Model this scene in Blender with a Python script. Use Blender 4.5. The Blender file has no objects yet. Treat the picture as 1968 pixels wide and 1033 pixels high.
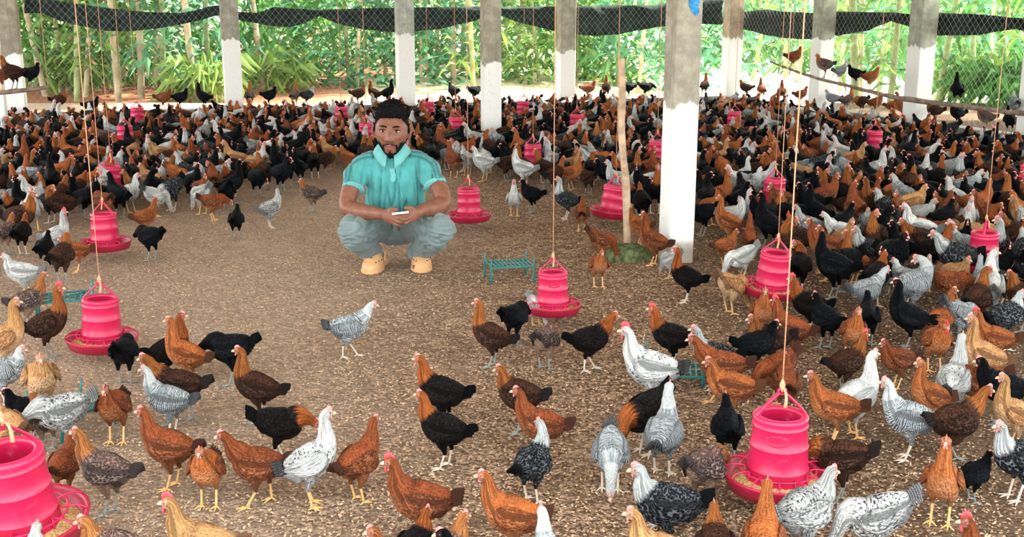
import bpy, math, random
import numpy as np
from mathutils import Vector, Matrix, noise as mnoise

# ------------------------------------------------------------------ camera, sky, sun, exposure
scene = bpy.context.scene
COL = scene.collection
FPX, CX, CY, CAMH = 2150.0, 984.0, 516.5, 1.35
PITCH = math.atan(511.5 / FPX)
SP, CP = math.sin(PITCH), math.cos(PITCH)
cam_data = bpy.data.cameras.new('camera')
cam_data.sensor_width = 36.0
cam_data.lens = FPX / 1968.0 * 36.0
cam_data.clip_end = 300
cam = bpy.data.objects.new('camera', cam_data)
COL.objects.link(cam)
cam.location = (0, 0, CAMH)
cam.rotation_euler = (math.pi / 2 - PITCH, 0, 0)
scene.camera = cam

world = bpy.data.worlds.new('overcast_sky')
scene.world = world
world.use_nodes = True
wn = world.node_tree.nodes
wn['Background'].inputs['Color'].default_value = (0.93, 0.98, 1.0, 1)
wn['Background'].inputs['Strength'].default_value = 2.6

sun_data = bpy.data.lights.new('sun', 'SUN')
sun_data.energy = 13.0
sun_data.angle = math.radians(4)
sun_data.color = (1.0, 0.95, 0.86)
sun = bpy.data.objects.new('sun', sun_data)
COL.objects.link(sun)
sun.rotation_euler = (math.radians(-24), math.radians(30), 0)

vs = scene.view_settings
vs.view_transform = 'Standard'
vs.look = 'None'
vs.gamma = 1.0
vs.use_curve_mapping = False
vs.exposure = 1.18

# ------------------------------------------------------------------ helpers
R = math.radians
rng = random.Random(7)
nrg = np.random.default_rng(11)

def ray(px, py):
    dx, dy = (px - CX) / FPX, -(py - CY) / FPX
    return Vector((dx, CP + dy * SP, -SP + dy * CP))

def G(px, py, z=0.0):
    d = ray(px, py)
    t = (z - CAMH) / d.z
    return Vector((d.x * t, d.y * t, z))

def PY(px, py, Y):
    d = ray(px, py)
    t = Y / d.y
    return Vector((d.x * t, Y, CAMH + d.z * t))

def project(p):
    x, y, z = p[0], p[1], p[2] - CAMH
    zc = y * CP - z * SP
    yc = y * SP + z * CP
    return CX + FPX * x / zc, CY - FPX * yc / zc

def link(o, parent=None):
    COL.objects.link(o)
    if parent is not None:
        o.parent = parent
    return o

def tag(o, label=None, cat=None, group=None, kind=None):
    if label: o['label'] = label
    if cat: o['category'] = cat
    if group: o['group'] = group
    if kind: o['kind'] = kind
    return o

def empty(name, loc=(0, 0, 0), rz=0.0):
    o = bpy.data.objects.new(name, None)
    o.empty_display_size = 0.05
    o.location = loc
    o.rotation_euler = (0, 0, rz)
    return link(o)

class Geo:
    """vertex / face collector with uv, zone and material index"""
    def __init__(s):
        s.V, s.F, s.M, s.U, s.Z = [], [], [], [], []
    def add(s, V, F, m=0, U=None, Z=None):
        b = len(s.V)
        s.V += [tuple(v) for v in V]
        s.F += [tuple(i + b for i in f) for f in F]
        s.M += [m] * len(F)
        s.U += list(U) if U is not None else [(v[0], v[2]) for v in V]
        s.Z += list(Z) if Z is not None else [(0, 0, 0, 1)] * len(V)
        return s
    def merge(s, g, moff=0):
        b = len(s.V)
        s.V += g.V; s.U += g.U; s.Z += g.Z
        s.F += [tuple(i + b for i in f) for f in g.F]
        s.M += [m + moff for m in g.M]
        return s
    def box(s, a, b, m=0, mat=None):
        x0, y0, z0 = a; x1, y1, z1 = b
        V = [(x0,y0,z0),(x1,y0,z0),(x1,y1,z0),(x0,y1,z0),(x0,y0,z1),(x1,y0,z1),(x1,y1,z1),(x0,y1,z1)]
        if mat is not None: V = [tuple(mat @ Vector(v)) for v in V]
        return s.add(V, [(3,2,1,0),(4,5,6,7),(0,1,5,4),(1,2,6,5),(2,3,7,6),(3,0,4,7)], m)
    def mesh(s, name, smooth=True, attrs=True):
        me = bpy.data.meshes.new(name)
        me.from_pydata(s.V, [], s.F)
        if len(set(s.M)) > 1 or (s.M and s.M[0]):
            me.polygons.foreach_set('material_index', s.M)
        if smooth:
            me.polygons.foreach_set('use_smooth', [True] * len(s.F))
        if attrs:
            uv = me.uv_layers.new(name='UVMap')
            li = np.empty(len(me.loops), dtype=np.int32)
            me.loops.foreach_get('vertex_index', li)
            uv.data.foreach_set('uv', np.array(s.U, dtype=np.float32)[li].ravel())
            at = me.attributes.new('zone', 'FLOAT_COLOR', 'POINT')
            at.data.foreach_set('color', np.array(s.Z, dtype=np.float32).ravel())
        me.update()
        return me
    def build(s, name, mats, parent=None, smooth=True, attrs=False):
        me = s.mesh(name, smooth, attrs)
        for m in (mats if isinstance(mats, (list, tuple)) else [mats]):
            me.materials.append(m)
        return link(bpy.data.objects.new(name, me), parent)

def catmull(P, n):
    P = np.asarray(P, float)
    k = len(P)
    Q = np.vstack([2 * P[0] - P[1], P, 2 * P[-1] - P[-2]])
    out = []
    for t in np.linspace(0, k - 1, n):
        i = min(int(t), k - 2); f = t - i
        a, b, c, d = Q[i], Q[i+1], Q[i+2], Q[i+3]
        out.append(0.5 * ((2*b) + (-a+c)*f + (2*a-5*b+4*c-d)*f*f + (-a+3*b-3*c+d)*f**3))
    return np.array(out)

def loft(ctrl, nr, ns, side0=(0, 1, 0), power=2.0, zone=None, flat=None):
    """ctrl rows: x y z rw rh ; rings are ellipses about the spine. returns V F U Z"""
    C = catmull(ctrl, nr)
    P, rw, rh = C[:, :3], np.maximum(C[:, 3], 0.0004), np.maximum(C[:, 4], 0.0004)
    T = np.gradient(P, axis=0)
    T /= np.linalg.norm(T, axis=1)[:, None] + 1e-12
    s = np.array(side0, float)
    V, U, Z = [], [], []
    arc = 0
    for i in range(nr):
        s = s - T[i] * np.dot(s, T[i]); s /= np.linalg.norm(s) + 1e-12
        u = np.cross(T[i], s)
        if i: arc += np.linalg.norm(P[i] - P[i-1])
        for j in range(ns):
            a = 2 * math.pi * j / ns
            ca, sa = math.cos(a), math.sin(a)
            if power != 2.0:
                ca = math.copysign(abs(ca) ** (2 / power), ca); sa = math.copysign(abs(sa) ** (2 / power), sa)
            V.append(P[i] + s * ca * rw[i] + u * sa * rh[i])
            U.append((arc, a / (2 * math.pi)))
            Z.append(zone(i / (nr - 1), sa, ca) if zone else (0, 0, 0, 1))
    F = []
    for i in range(nr - 1):
        for j in range(ns):
            k = (j + 1) % ns
            F.append((i*ns+j, i*ns+k, (i+1)*ns+k, (i+1)*ns+j))
    F.append(tuple(reversed(range(ns))))
    F.append(tuple((nr-1)*ns + j for j in range(ns)))
    return V, F, U, Z

def tube(pts, r, nr=None, ns=8):
    pts = [tuple(p) for p in pts]
    rr = r if isinstance(r, (list, tuple)) else [r] * len(pts)
    ctrl = [(p[0], p[1], p[2], a, a) for p, a in zip(pts, rr)]
    d = Vector(pts[-1]) - Vector(pts[0])
    side = (1, 0, 0) if abs(d.normalized().x) < 0.7 else (0, 1, 0)
    return loft(ctrl, nr or len(pts), ns, side)[:2]

def lathe(prof, n=32, close=True):
    V = []
    for r, z in prof:
        for j in range(n):
            a = 2 * math.pi * j / n
            V.append((r * math.cos(a), r * math.sin(a), z))
    F = []
    m = len(prof)
    for i in range(m - 1):
        for j in range(n):
            k = (j + 1) % n
            F.append((i*n+j, i*n+k, (i+1)*n+k, (i+1)*n+j))
    return V, F

# ------------------------------------------------------------------ materials
MATS = {}
def newmat(name, rough=0.7, spec=0.3):
    m = bpy.data.materials.new(name)
    m.use_nodes = True
    nt = m.node_tree
    b = nt.nodes['Principled BSDF']
    b.inputs['Roughness'].default_value = rough
    b.inputs['Specular IOR Level'].default_value = spec
    MATS[name] = m
    return m, nt, b

class NT:
    def __init__(s, nt): s.nt = nt
    def n(s, t, **kw):
        nd = s.nt.nodes.new(t)
        for k, v in kw.items():
            if k in ('operation', 'blend_type', 'data_type', 'noise_dimensions', 'feature', 'wave_type', 'attribute_name', 'bands_direction', 'distance', 'voronoi_dimensions'):
                setattr(nd, k, v)
            else:
                nd.inputs[k.replace('_', ' ')].default_value = v
        return nd
    def l(s, a, b): s.nt.links.new(a, b)
    def math(s, op, a, b=0.0):
        nd = s.nt.nodes.new('ShaderNodeMath'); nd.operation = op
        for i, x in enumerate((a, b)):
            if hasattr(x, 'is_linked'): s.l(x, nd.inputs[i])
            else: nd.inputs[i].default_value = x
        return nd.outputs[0]
    def ramp(s, fac, lo, hi):
        nd = s.nt.nodes.new('ShaderNodeMapRange'); nd.interpolation_type = 'SMOOTHSTEP'
        s.l(fac, nd.inputs[0]); nd.inputs[1].default_value = lo; nd.inputs[2].default_value = hi
        return nd.outputs[0]
    def mix(s, fac, a, b, mode='MIX'):
        nd = s.nt.nodes.new('ShaderNodeMix'); nd.data_type = 'RGBA'; nd.blend_type = mode
        for i, x in ((0, fac), (6, a), (7, b)):
            if hasattr(x, 'is_linked'): s.l(x, nd.inputs[i])
            elif i == 0: nd.inputs[0].default_value = x
            else: nd.inputs[i].default_value = (*x[:3], 1)
        return nd.outputs[2]
    def noise(s, vec, scale, detail=3, rough=0.55):
        nd = s.nt.nodes.new('ShaderNodeTexNoise')
        nd.inputs['Scale'].default_value = scale; nd.inputs['Detail'].default_value = detail; nd.inputs['Roughness'].default_value = rough
        if vec is not None: s.l(vec, nd.inputs['Vector'])
        return nd.outputs['Fac']
    def mapping(s, vec, scale, loc=(0, 0, 0)):
        nd = s.nt.nodes.new('ShaderNodeMapping')
        s.l(vec, nd.inputs['Vector']); nd.inputs['Scale'].default_value = scale; nd.inputs['Location'].default_value = loc
        return nd.outputs[0]
    def bump(s, h, bsdf, strength=0.5, dist=0.01):
        nd = s.nt.nodes.new('ShaderNodeBump'); nd.inputs['Strength'].default_value = strength; nd.inputs['Distance'].default_value = dist
        s.l(h, nd.inputs['Height']); s.l(nd.outputs[0], bsdf.inputs['Normal'])

def simple(name, c, rough=0.7, spec=0.3, var=0.12, scale=30.0, bump=0.0, rand=0.0):
    m, nt, b = newmat(name, rough, spec)
    t = NT(nt)
    co = t.n('ShaderNodeTexCoord').outputs['Object']
    f = t.noise(co, scale)
    dark = tuple(x * (1 - var) for x in c); lite = tuple(min(1, x * (1 + var)) for x in c)
    col = t.mix(t.ramp(f, 0.3, 0.7), dark, lite)
    if rand:
        oi = t.n('ShaderNodeObjectInfo')
        k = t.math('MULTIPLY_ADD', oi.outputs['Random'], rand)
        k.node.inputs[2].default_value = 1 - rand / 2
        hv = t.n('ShaderNodeHueSaturation'); t.l(k, hv.inputs['Value']); t.l(col, hv.inputs['Color']); col = hv.outputs[0]
    t.l(col, b.inputs['Base Color'])
    if bump: t.bump(f, b, bump, 0.01)
    return m

def plumage(name, base, neck, accent, mode, belly=None, face=(0.75, 0.32, 0.24), head=None, rough=0.75, facefac=0.65):
    m, nt, b = newmat('plumage_' + name, rough, 0.05 if max(base) < 0.05 else 0.14)
    t = NT(nt)
    uvn = t.n('ShaderNodeUVMap').outputs[0]
    oi = t.n('ShaderNodeObjectInfo')
    off = t.n('ShaderNodeCombineXYZ'); r10 = t.math('MULTIPLY', oi.outputs['Random'], 7.0); t.l(r10, off.inputs[0]); t.l(r10, off.inputs[2])
    va = t.n('ShaderNodeVectorMath', operation='ADD'); t.l(uvn, va.inputs[0]); t.l(off.outputs[0], va.inputs[1])
    uv = va.outputs[0]
    fv = t.mapping(uv, (140, 36, 1))
    vor = t.n('ShaderNodeTexVoronoi', feature='F1'); t.l(fv, vor.inputs['Vector']); vor.inputs['Scale'].default_value = 1.0
    dist = vor.outputs['Distance']
    streak = t.noise(t.mapping(uv, (18, 60, 1)), 1.0, 3)
    blot = t.noise(t.mapping(uv, (14, 4, 3)), 1.0, 2)
    att = t.n('ShaderNodeAttribute', attribute_name='zone')
    sep = t.n('ShaderNodeSeparateColor'); t.l(att.outputs['Color'], sep.inputs[0])
    nk, be, fc = sep.outputs[0], sep.outputs[1], sep.outputs[2]
    dk = tuple(x * 0.58 for x in base); lt = tuple(min(1, x * 1.2) for x in base)
    col = t.mix(t.ramp(blot, 0.3, 0.7), dk, lt)
    if mode == 'lace':
        col = t.mix(t.ramp(dist, 0.50, 0.78), col, accent)
    elif mode == 'edge':
        col = t.mix(t.math('MULTIPLY', t.ramp(dist, 0.3, 0.7), 0.45), col, accent)
    elif mode == 'bar':
        w = t.n('ShaderNodeTexWave', wave_type='BANDS', bands_direction='X'); t.l(t.mapping(uv, (60, 3, 1)), w.inputs['Vector'])
        w.inputs['Scale'].default_value = 0.85; w.inputs['Distortion'].default_value = 11.0; w.inputs['Detail'].default_value = 3.0; w.inputs['Detail Scale'].default_value = 2.5
        col = t.mix(t.ramp(w.outputs['Fac'], 0.35, 0.65), col, accent)
    elif mode == 'speck':
        vr = t.n('ShaderNodeSeparateColor'); t.l(vor.outputs['Color'], vr.inputs[0])
        sp = t.math('MULTIPLY', t.ramp(vr.outputs[0], 0.55, 0.62), t.ramp(dist, 0.55, 0.3))
        col = t.mix(sp, col, accent)
    elif mode == 'patch':
        col = t.mix(t.ramp(blot, 0.48, 0.56), col, accent)
    if belly is not None:
        col = t.mix(t.math('MULTIPLY', be, 0.85), col, belly)
    nstreak = t.mix(t.ramp(streak, 0.35, 0.65), tuple(x * 0.42 for x in neck), tuple(min(1, x * 1.2) for x in neck))
    nkf = t.ramp(t.math('ADD', nk, t.math('MULTIPLY', t.math('SUBTRACT', streak, 0.5), 0.5)), 0.35, 0.65)
    col = t.mix(nkf, col, nstreak)
    if head is not None:
        col = t.mix(t.ramp(nk, 0.86, 0.95), col, head)
    col = t.mix(t.math('MULTIPLY', fc, facefac), col, face)
    k = t.math('MULTIPLY_ADD', oi.outputs['Random'], 0.35); k.node.inputs[2].default_value = 0.83
    hv = t.n('ShaderNodeHueSaturation'); t.l(k, hv.inputs['Value']); t.l(col, hv.inputs['Color'])
    t.l(hv.outputs[0], b.inputs['Base Color'])
    h = t.math('ADD', t.math('MULTIPLY', dist, -0.8), t.math('MULTIPLY', streak, 0.9))
    t.bump(h, b, 0.9, 0.010)
    return m

def feathers(name, base, accent, mode='edge', rough=0.6):
    """wing / tail feathers: long blades along uv.x"""
    m, nt, b = newmat('feather_' + name, rough, 0.07 if max(base) < 0.05 else 0.18)
    t = NT(nt)
    uvn = t.n('ShaderNodeUVMap').outputs[0]
    oi = t.n('ShaderNodeObjectInfo')
    off = t.n('ShaderNodeCombineXYZ'); t.l(t.math('MULTIPLY', oi.outputs['Random'], 5.0), off.inputs[0])
    va = t.n('ShaderNodeVectorMath', operation='ADD'); t.l(uvn, va.inputs[0]); t.l(off.outputs[0], va.inputs[1])
    uv = va.outputs[0]
    vor = t.n('ShaderNodeTexVoronoi', feature='F1'); t.l(t.mapping(uv, (110, 30, 1)), vor.inputs['Vector']); vor.inputs['Scale'].default_value = 1.0
    streak = t.noise(t.mapping(uv, (9, 55, 1)), 1.0, 3)
    d = vor.outputs['Distance']
    col = t.mix(t.ramp(streak, 0.35, 0.65), tuple(x * 0.45 for x in base), tuple(min(1, x * 1.2) for x in base))
    if mode == 'lace': col = t.mix(t.math('MULTIPLY', t.ramp(d, 0.48, 0.75), 0.8), col, accent)
    elif mode == 'bar':
        w = t.n('ShaderNodeTexWave', wave_type='BANDS', bands_direction='X'); t.l(t.mapping(uv, (60, 3, 1)), w.inputs['Vector'])
        w.inputs['Scale'].default_value = 0.8; w.inputs['Distortion'].default_value = 10.0; w.inputs['Detail'].default_value = 3.0
        col = t.mix(t.ramp(w.outputs['Fac'], 0.35, 0.65), col, accent)
    elif mode == 'speck': col = t.mix(t.ramp(streak, 0.55, 0.62), col, accent)
    else: col = t.mix(t.math('MULTIPLY', t.ramp(d, 0.3, 0.7), 0.5), col, accent)
    k = t.math('MULTIPLY_ADD', oi.outputs['Random'], 0.3); k.node.inputs[2].default_value = 0.85
    hv = t.n('ShaderNodeHueSaturation'); t.l(k, hv.inputs['Value']); t.l(col, hv.inputs['Color'])
    t.l(hv.outputs[0], b.inputs['Base Color'])
    t.bump(t.math('ADD', t.math('MULTIPLY', d, -1.0), streak), b, 0.9, 0.009)
    return m

BLK = (0.0035, 0.004, 0.005); DGR = (0.05, 0.052, 0.06)
MORPH = {}   # name: (plumage, wing, tail, leg key, colour word)
def morph(key, word, body, wing, tail, leg):
    MORPH[key] = (plumage(key, **body), feathers(key + '_wing', *wing), feathers(key + '_tail', *tail), leg, word)
RUST = (0.36, 0.10, 0.026); ORA = (0.40, 0.098, 0.023); BUF = (0.50, 0.24, 0.09); WHT = (0.68, 0.69, 0.66)
morph('blk', 'glossy black', dict(base=BLK, neck=BLK, accent=(0.012, 0.015, 0.02), mode='edge', face=(0.07, 0.03, 0.03), rough=0.5), (BLK, (0.016, 0.021, 0.027)), (BLK, (0.010, 0.018, 0.018)), 'leg_grey')
morph('bro', 'black rust-necked', dict(base=(0.005, 0.0045, 0.005), neck=RUST, accent=(0.022, 0.016, 0.015), mode='edge', rough=0.55), (BLK, (0.025, 0.016, 0.014)), (BLK, (0.010, 0.015, 0.017)), 'leg_pale')
morph('red', 'russet red', dict(base=(0.23, 0.048, 0.015), neck=(0.30, 0.078, 0.024), accent=(0.36, 0.115, 0.04), mode='edge', belly=(0.32, 0.13, 0.055)), ((0.17, 0.042, 0.016), (0.36, 0.13, 0.05), 'lace'), ((0.16, 0.05, 0.025), (0.08, 0.04, 0.03)), 'leg_yellow')
morph('ora', 'bright orange', dict(base=ORA, neck=(0.45, 0.135, 0.038), accent=(0.50, 0.185, 0.06), mode='edge', belly=(0.5, 0.22, 0.10)), ((0.28, 0.07, 0.022), (0.44, 0.16, 0.055), 'lace'), ((0.25, 0.09, 0.04), (0.1, 0.05, 0.03)), 'leg_yellow')
morph('buf', 'pale buff', dict(base=BUF, neck=(0.54, 0.28, 0.11), accent=(0.6, 0.36, 0.18), mode='edge', belly=(0.6, 0.4, 0.24), face=(0.85, 0.5, 0.4)), ((0.40, 0.18, 0.07), (0.56, 0.32, 0.15), 'lace'), ((0.4, 0.2, 0.1), (0.2, 0.1, 0.06)), 'leg_yellow')
morph('drk', 'dark brown', dict(base=(0.034, 0.017, 0.012), neck=(0.36, 0.12, 0.034), accent=(0.13, 0.05, 0.024), mode='edge', belly=(0.06, 0.032, 0.02)), ((0.026, 0.015, 0.012), (0.11, 0.045, 0.024), 'lace'), ((0.025, 0.02, 0.02), (0.07, 0.05, 0.04)), 'leg_grey')
morph('lac', 'brown scaly-winged', dict(base=(0.10, 0.06, 0.055), neck=(0.46, 0.17, 0.05), accent=(0.32, 0.2, 0.14), mode='lace', belly=(0.38, 0.25, 0.17)), ((0.05, 0.035, 0.04), (0.34, 0.24, 0.18), 'lace'), ((0.06, 0.05, 0.055), (0.2, 0.16, 0.14)), 'leg_grey')
morph('wht', 'plain white', dict(base=WHT, neck=(0.78, 0.79, 0.75), accent=(0.5, 0.53, 0.53), mode='edge', face=(0.8, 0.42, 0.38)), (WHT, (0.45, 0.48, 0.48)), ((0.6, 0.62, 0.6), (0.3, 0.3, 0.32)), 'leg_yellow')
morph('sus', 'white black-flecked', dict(base=WHT, neck=(0.76, 0.77, 0.74), accent=(0.06, 0.065, 0.075), mode='speck', face=(0.82, 0.5, 0.4)), ((0.68, 0.69, 0.67), (0.06, 0.065, 0.08), 'speck'), (BLK, (0.3, 0.3, 0.3)), 'leg_yellow')
morph('bar', 'grey barred', dict(base=(0.13, 0.15, 0.165), neck=(0.42, 0.46, 0.46), accent=(0.46, 0.5, 0.5), mode='bar', head=(0.55, 0.58, 0.57)), ((0.10, 0.115, 0.13), (0.42, 0.46, 0.47), 'bar'), ((0.05, 0.055, 0.065), (0.3, 0.32, 0.33)), 'leg_pale')
morph('sil', 'white-necked black', dict(base=(0.012, 0.013, 0.016), neck=(0.58, 0.62, 0.60), accent=(0.14, 0.155, 0.165), mode='lace'), ((0.010, 0.011, 0.014), (0.15, 0.165, 0.175), 'lace'), (BLK, (0.03, 0.035, 0.04)), 'leg_pale')
morph('spk', 'mottled white', dict(base=(0.55, 0.56, 0.54), neck=(0.6, 0.61, 0.58), accent=(0.04, 0.042, 0.05), mode='lace'), ((0.5, 0.51, 0.5), (0.04, 0.043, 0.05), 'lace'), ((0.08, 0.085, 0.09), (0.5, 0.5, 0.5), 'bar'), 'leg_pale')

simple('leg_yellow', (0.72, 0.42, 0.16), 0.6)
simple('leg_pale', (0.62, 0.52, 0.42), 0.6)
simple('leg_grey', (0.24, 0.25, 0.22), 0.6)
simple('comb_red', (0.68, 0.05, 0.06), 0.5, 0.4)
simple('comb_pink', (0.72, 0.22, 0.2), 0.55, 0.4)
simple('beak_horn', (0.62, 0.42, 0.26), 0.45, 0.4)
simple('eye_dark', (0.02, 0.015, 0.012), 0.15, 0.6)

def plastic(name, c, c2):
    m, nt, b = newmat(name, 0.36, 0.5)
    t = NT(nt)
    co = t.n('ShaderNodeTexCoord').outputs['Object']
    f = t.noise(co, 9.0, 4)
    oi = t.n('ShaderNodeObjectInfo')
    col = t.mix(t.ramp(f, 0.3, 0.75), c, c2)
    dust = t.noise(co, 40.0, 5, 0.7)
    col = t.mix(t.math('MULTIPLY', t.ramp(dust, 0.58, 0.8), 0.25), col, (0.6, 0.35, 0.35))
    t.l(col, b.inputs['Base Color'])
    b.inputs['Subsurface Weight'].default_value = 0.0
    t.bump(t.noise(co, 120, 2), b, 0.06, 0.003)
    return m
plastic('pink_plastic', (0.50, 0.009, 0.060), (0.58, 0.018, 0.085))
plastic('pan_plastic', (0.36, 0.007, 0.038), (0.44, 0.012, 0.052))
plastic('teal_plastic', (0.012, 0.15, 0.15), (0.02, 0.23, 0.22))
simple('rope_orange', (0.62, 0.31, 0.18), 0.8, 0.2, 0.2, 200)
simple('feed_grain', (0.55, 0.36, 0.15), 0.85, 0.2, 0.45, 160, 0.8)
# ------------------------------------------------------------------ setting materials
def litter_mat():
    m, nt, b = newmat('litter', 0.95, 0.1)
    t = NT(nt)
    co = t.n('ShaderNodeTexCoord').outputs['Object']
    big = t.noise(co, 0.9, 3)
    mid = t.noise(co, 7.0, 4, 0.6)
    v = t.n('ShaderNodeTexVoronoi', feature='F1'); t.l(co, v.inputs['Vector']); v.inputs['Scale'].default_value = 62.0
    fine = t.noise(co, 95.0, 4, 0.7)
    sc = t.n('ShaderNodeSeparateColor'); t.l(v.outputs['Color'], sc.inputs[0])
    col = t.mix(sc.outputs[0], (0.19, 0.108, 0.06), (0.80, 0.55, 0.36))
    col = t.mix(t.ramp(fine, 0.56, 0.40), col, (0.075, 0.044, 0.027))
    col = t.mix(t.math('MULTIPLY', t.ramp(mid, 0.62, 0.3), 0.55), col, (0.17, 0.10, 0.058))
    col = t.mix(t.math('MULTIPLY', t.ramp(big, 0.5, 0.72), 0.5), col, (0.50, 0.345, 0.225))
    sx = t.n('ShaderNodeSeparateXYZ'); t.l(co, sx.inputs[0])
    shade_or_foot = t.ramp(t.math('ADD', sx.outputs[0], t.math('MULTIPLY', t.math('SUBTRACT', big, 0.5), 2.2)), 0.5, 1.5)  # shade painted into the litter colour towards the right
    col = t.mix(t.math('MULTIPLY', shade_or_foot, 0.55), col, (0.075, 0.048, 0.03))
    lit_left = t.ramp(t.math('ADD', sx.outputs[0], t.math('MULTIPLY', t.math('SUBTRACT', big, 0.5), 2.0)), 0.2, -1.3)  # light from the left painted in as a paler litter tone
    col = t.mix(t.math('MULTIPLY', lit_left, 0.35), col, (0.72, 0.56, 0.43))
    t.l(col, b.inputs['Base Color'])
    h = t.math('ADD', t.math('MULTIPLY', v.outputs['Distance'], -0.7), t.math('ADD', fine, t.math('MULTIPLY', mid, 2.0)))
    t.bump(h, b, 1.0, 0.016)
    return m
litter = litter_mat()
simple('crumb', (0.48, 0.315, 0.195), 0.95, 0.1, 0.6, 45)
simple('plinth_cement', (0.46, 0.47, 0.43), 0.9, 0.2, 0.25, 6, 0.2)
simple('roof_sheet', (0.55, 0.56, 0.55), 0.6, 0.3, 0.1, 3)
simple('wire', (0.42, 0.42, 0.38), 0.6, 0.4)
simple('curtain_net', (0.02, 0.035, 0.032), 0.85, 0.15, 0.5, 14, 0.4)
simple('wood_pole', (0.50, 0.36, 0.24), 0.85, 0.2, 0.3, 14, 0.5)
simple('branch_bark', (0.22, 0.16, 0.12), 0.9, 0.2, 0.35, 20, 0.6)
simple('bamboo_green', (0.26, 0.30, 0.13), 0.5, 0.3, 0.3, 4, 0, 0.6)
simple('bamboo_tan', (0.46, 0.38, 0.24), 0.55, 0.3, 0.3, 4, 0, 0.5)
simple('leaf_green', (0.06, 0.17, 0.035), 0.5, 0.35, 0.5, 2.5, 0, 0.5)
simple('leaf_teal', (0.06, 0.18, 0.085), 0.5, 0.35, 0.5, 2.5, 0, 0.5)
simple('leaf_lime', (0.15, 0.25, 0.05), 0.5, 0.35, 0.4, 2.5, 0, 0.5)
for k_, c_ in (('leaf_green', (0.16, 0.42, 0.08)), ('leaf_teal', (0.14, 0.42, 0.2)), ('leaf_lime', (0.34, 0.5, 0.1))):
    nt_ = MATS[k_].node_tree; tb = nt_.nodes.new('ShaderNodeBsdfTranslucent'); tb.inputs[0].default_value = (*c_, 1)
    mx = nt_.nodes.new('ShaderNodeMixShader'); mx.inputs[0].default_value = 0.4
    nt_.links.new(nt_.nodes['Principled BSDF'].outputs[0], mx.inputs[1]); nt_.links.new(tb.outputs[0], mx.inputs[2]); nt_.links.new(mx.outputs[0], nt_.nodes['Material Output'].inputs[0])
simple('blue_paint', (0.02, 0.22, 0.55), 0.6, 0.3, 0.4, 60)
simple('moss', (0.10, 0.125, 0.055), 0.95, 0.1, 0.6, 30, 0.9)

def ground_mat():
    m, nt, b = newmat('yard_earth', 0.95, 0.1)
    t = NT(nt)
    co = t.n('ShaderNodeTexCoord').outputs['Object']
    a = t.noise(co, 0.35, 4); f = t.noise(co, 5.0, 5, 0.7)
    col = t.mix(t.ramp(a, 0.38, 0.6), (0.36, 0.19, 0.10), (0.62, 0.54, 0.36))
    col = t.mix(t.ramp(f, 0.55, 0.75), col, (0.24, 0.26, 0.10))
    sx = t.n('ShaderNodeSeparateXYZ'); t.l(co, sx.inputs[0])
    xn = t.math('ADD', sx.outputs[0], t.math('MULTIPLY', t.math('SUBTRACT', a, 0.5), 5.0))
    col = t.mix(t.ramp(xn, -1.6, -3.2), col, t.mix(f, (0.20, 0.075, 0.04), (0.36, 0.16, 0.085)))
    col = t.mix(t.ramp(xn, 2.0, 3.6), col, (0.78, 0.73, 0.64))  # paler towards the right: sun glare put into the earth colour
    t.l(col, b.inputs['Base Color']); t.bump(f, b, 0.6, 0.05)
    return m
ground_mat()

def column_mat(name, zp, tint=(0.34, 0.31, 0.25), shade_or_foot=0.0):
    m, nt, b = newmat(name, 0.85, 0.2)
    t = NT(nt)
    co = t.n('ShaderNodeTexCoord').outputs['Object']
    sx = t.n('ShaderNodeSeparateXYZ'); t.l(co, sx.inputs[0])
    z = sx.outputs[2]
    streak = t.noise(t.mapping(co, (14, 14, 1.2)), 1.0, 4)
    blot = t.noise(co, 9.0, 5, 0.65)
    conc = t.mix(t.ramp(blot, 0.35, 0.7), tuple(x * 0.72 for x in tint), tuple(x * 1.2 for x in tint))
    conc = t.mix(t.math('MULTIPLY', t.ramp(streak, 0.56, 0.64), 0.4), conc, tuple(x * 0.5 for x in tint))
    lime = t.mix(t.ramp(t.noise(co, 30, 4), 0.5, 0.8), (0.80, 0.80, 0.76), (0.70, 0.70, 0.65))
    edge = t.math('ADD', z, t.math('MULTIPLY', t.math('SUBTRACT', t.noise(t.mapping(co, (9, 9, 2.5)), 1.0, 3), 0.5), 0.22))
    col = t.mix(t.ramp(edge, zp - 0.01, zp + 0.01), lime, conc)
    foot = t.math('ADD', z, t.math('MULTIPLY', t.math('SUBTRACT', blot, 0.5), 0.12))
    col = t.mix(t.ramp(foot, shade_or_foot + 0.03, shade_or_foot - 0.03), col, (0.42, 0.38, 0.31))
    t.l(col, b.inputs['Base Color']); t.bump(blot, b, 0.35, 0.01)
    return m

# ------------------------------------------------------------------ shed shell
WA, WC, WD = G(30, 246), G(1402, 206), G(1985, 297)
dirA = (WC - WA).normalized(); dirD = (WD - WC).normalized()
WA0 = WA - dirA * 3.4
WD1 = WD + dirD * 9.0

def on_line(A, B, px):
    lo, hi = -1.5, 2.5
    for _ in range(50):
        mid = (lo + hi) / 2
        p = A + (B - A) * mid
        if p.y < 0.3 or project(p)[0] > px: hi = mid
        else: lo = mid
    return A + (B - A) * lo

def WP(A, B, px, py):
    d = ray(px, py); u = B - A; n = Vector((-u.y, u.x, 0)).normalized()
    t = (A - Vector((0, 0, CAMH))).dot(n) / d.dot(n)
    return Vector((0, 0, CAMH)) + d * t

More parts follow.
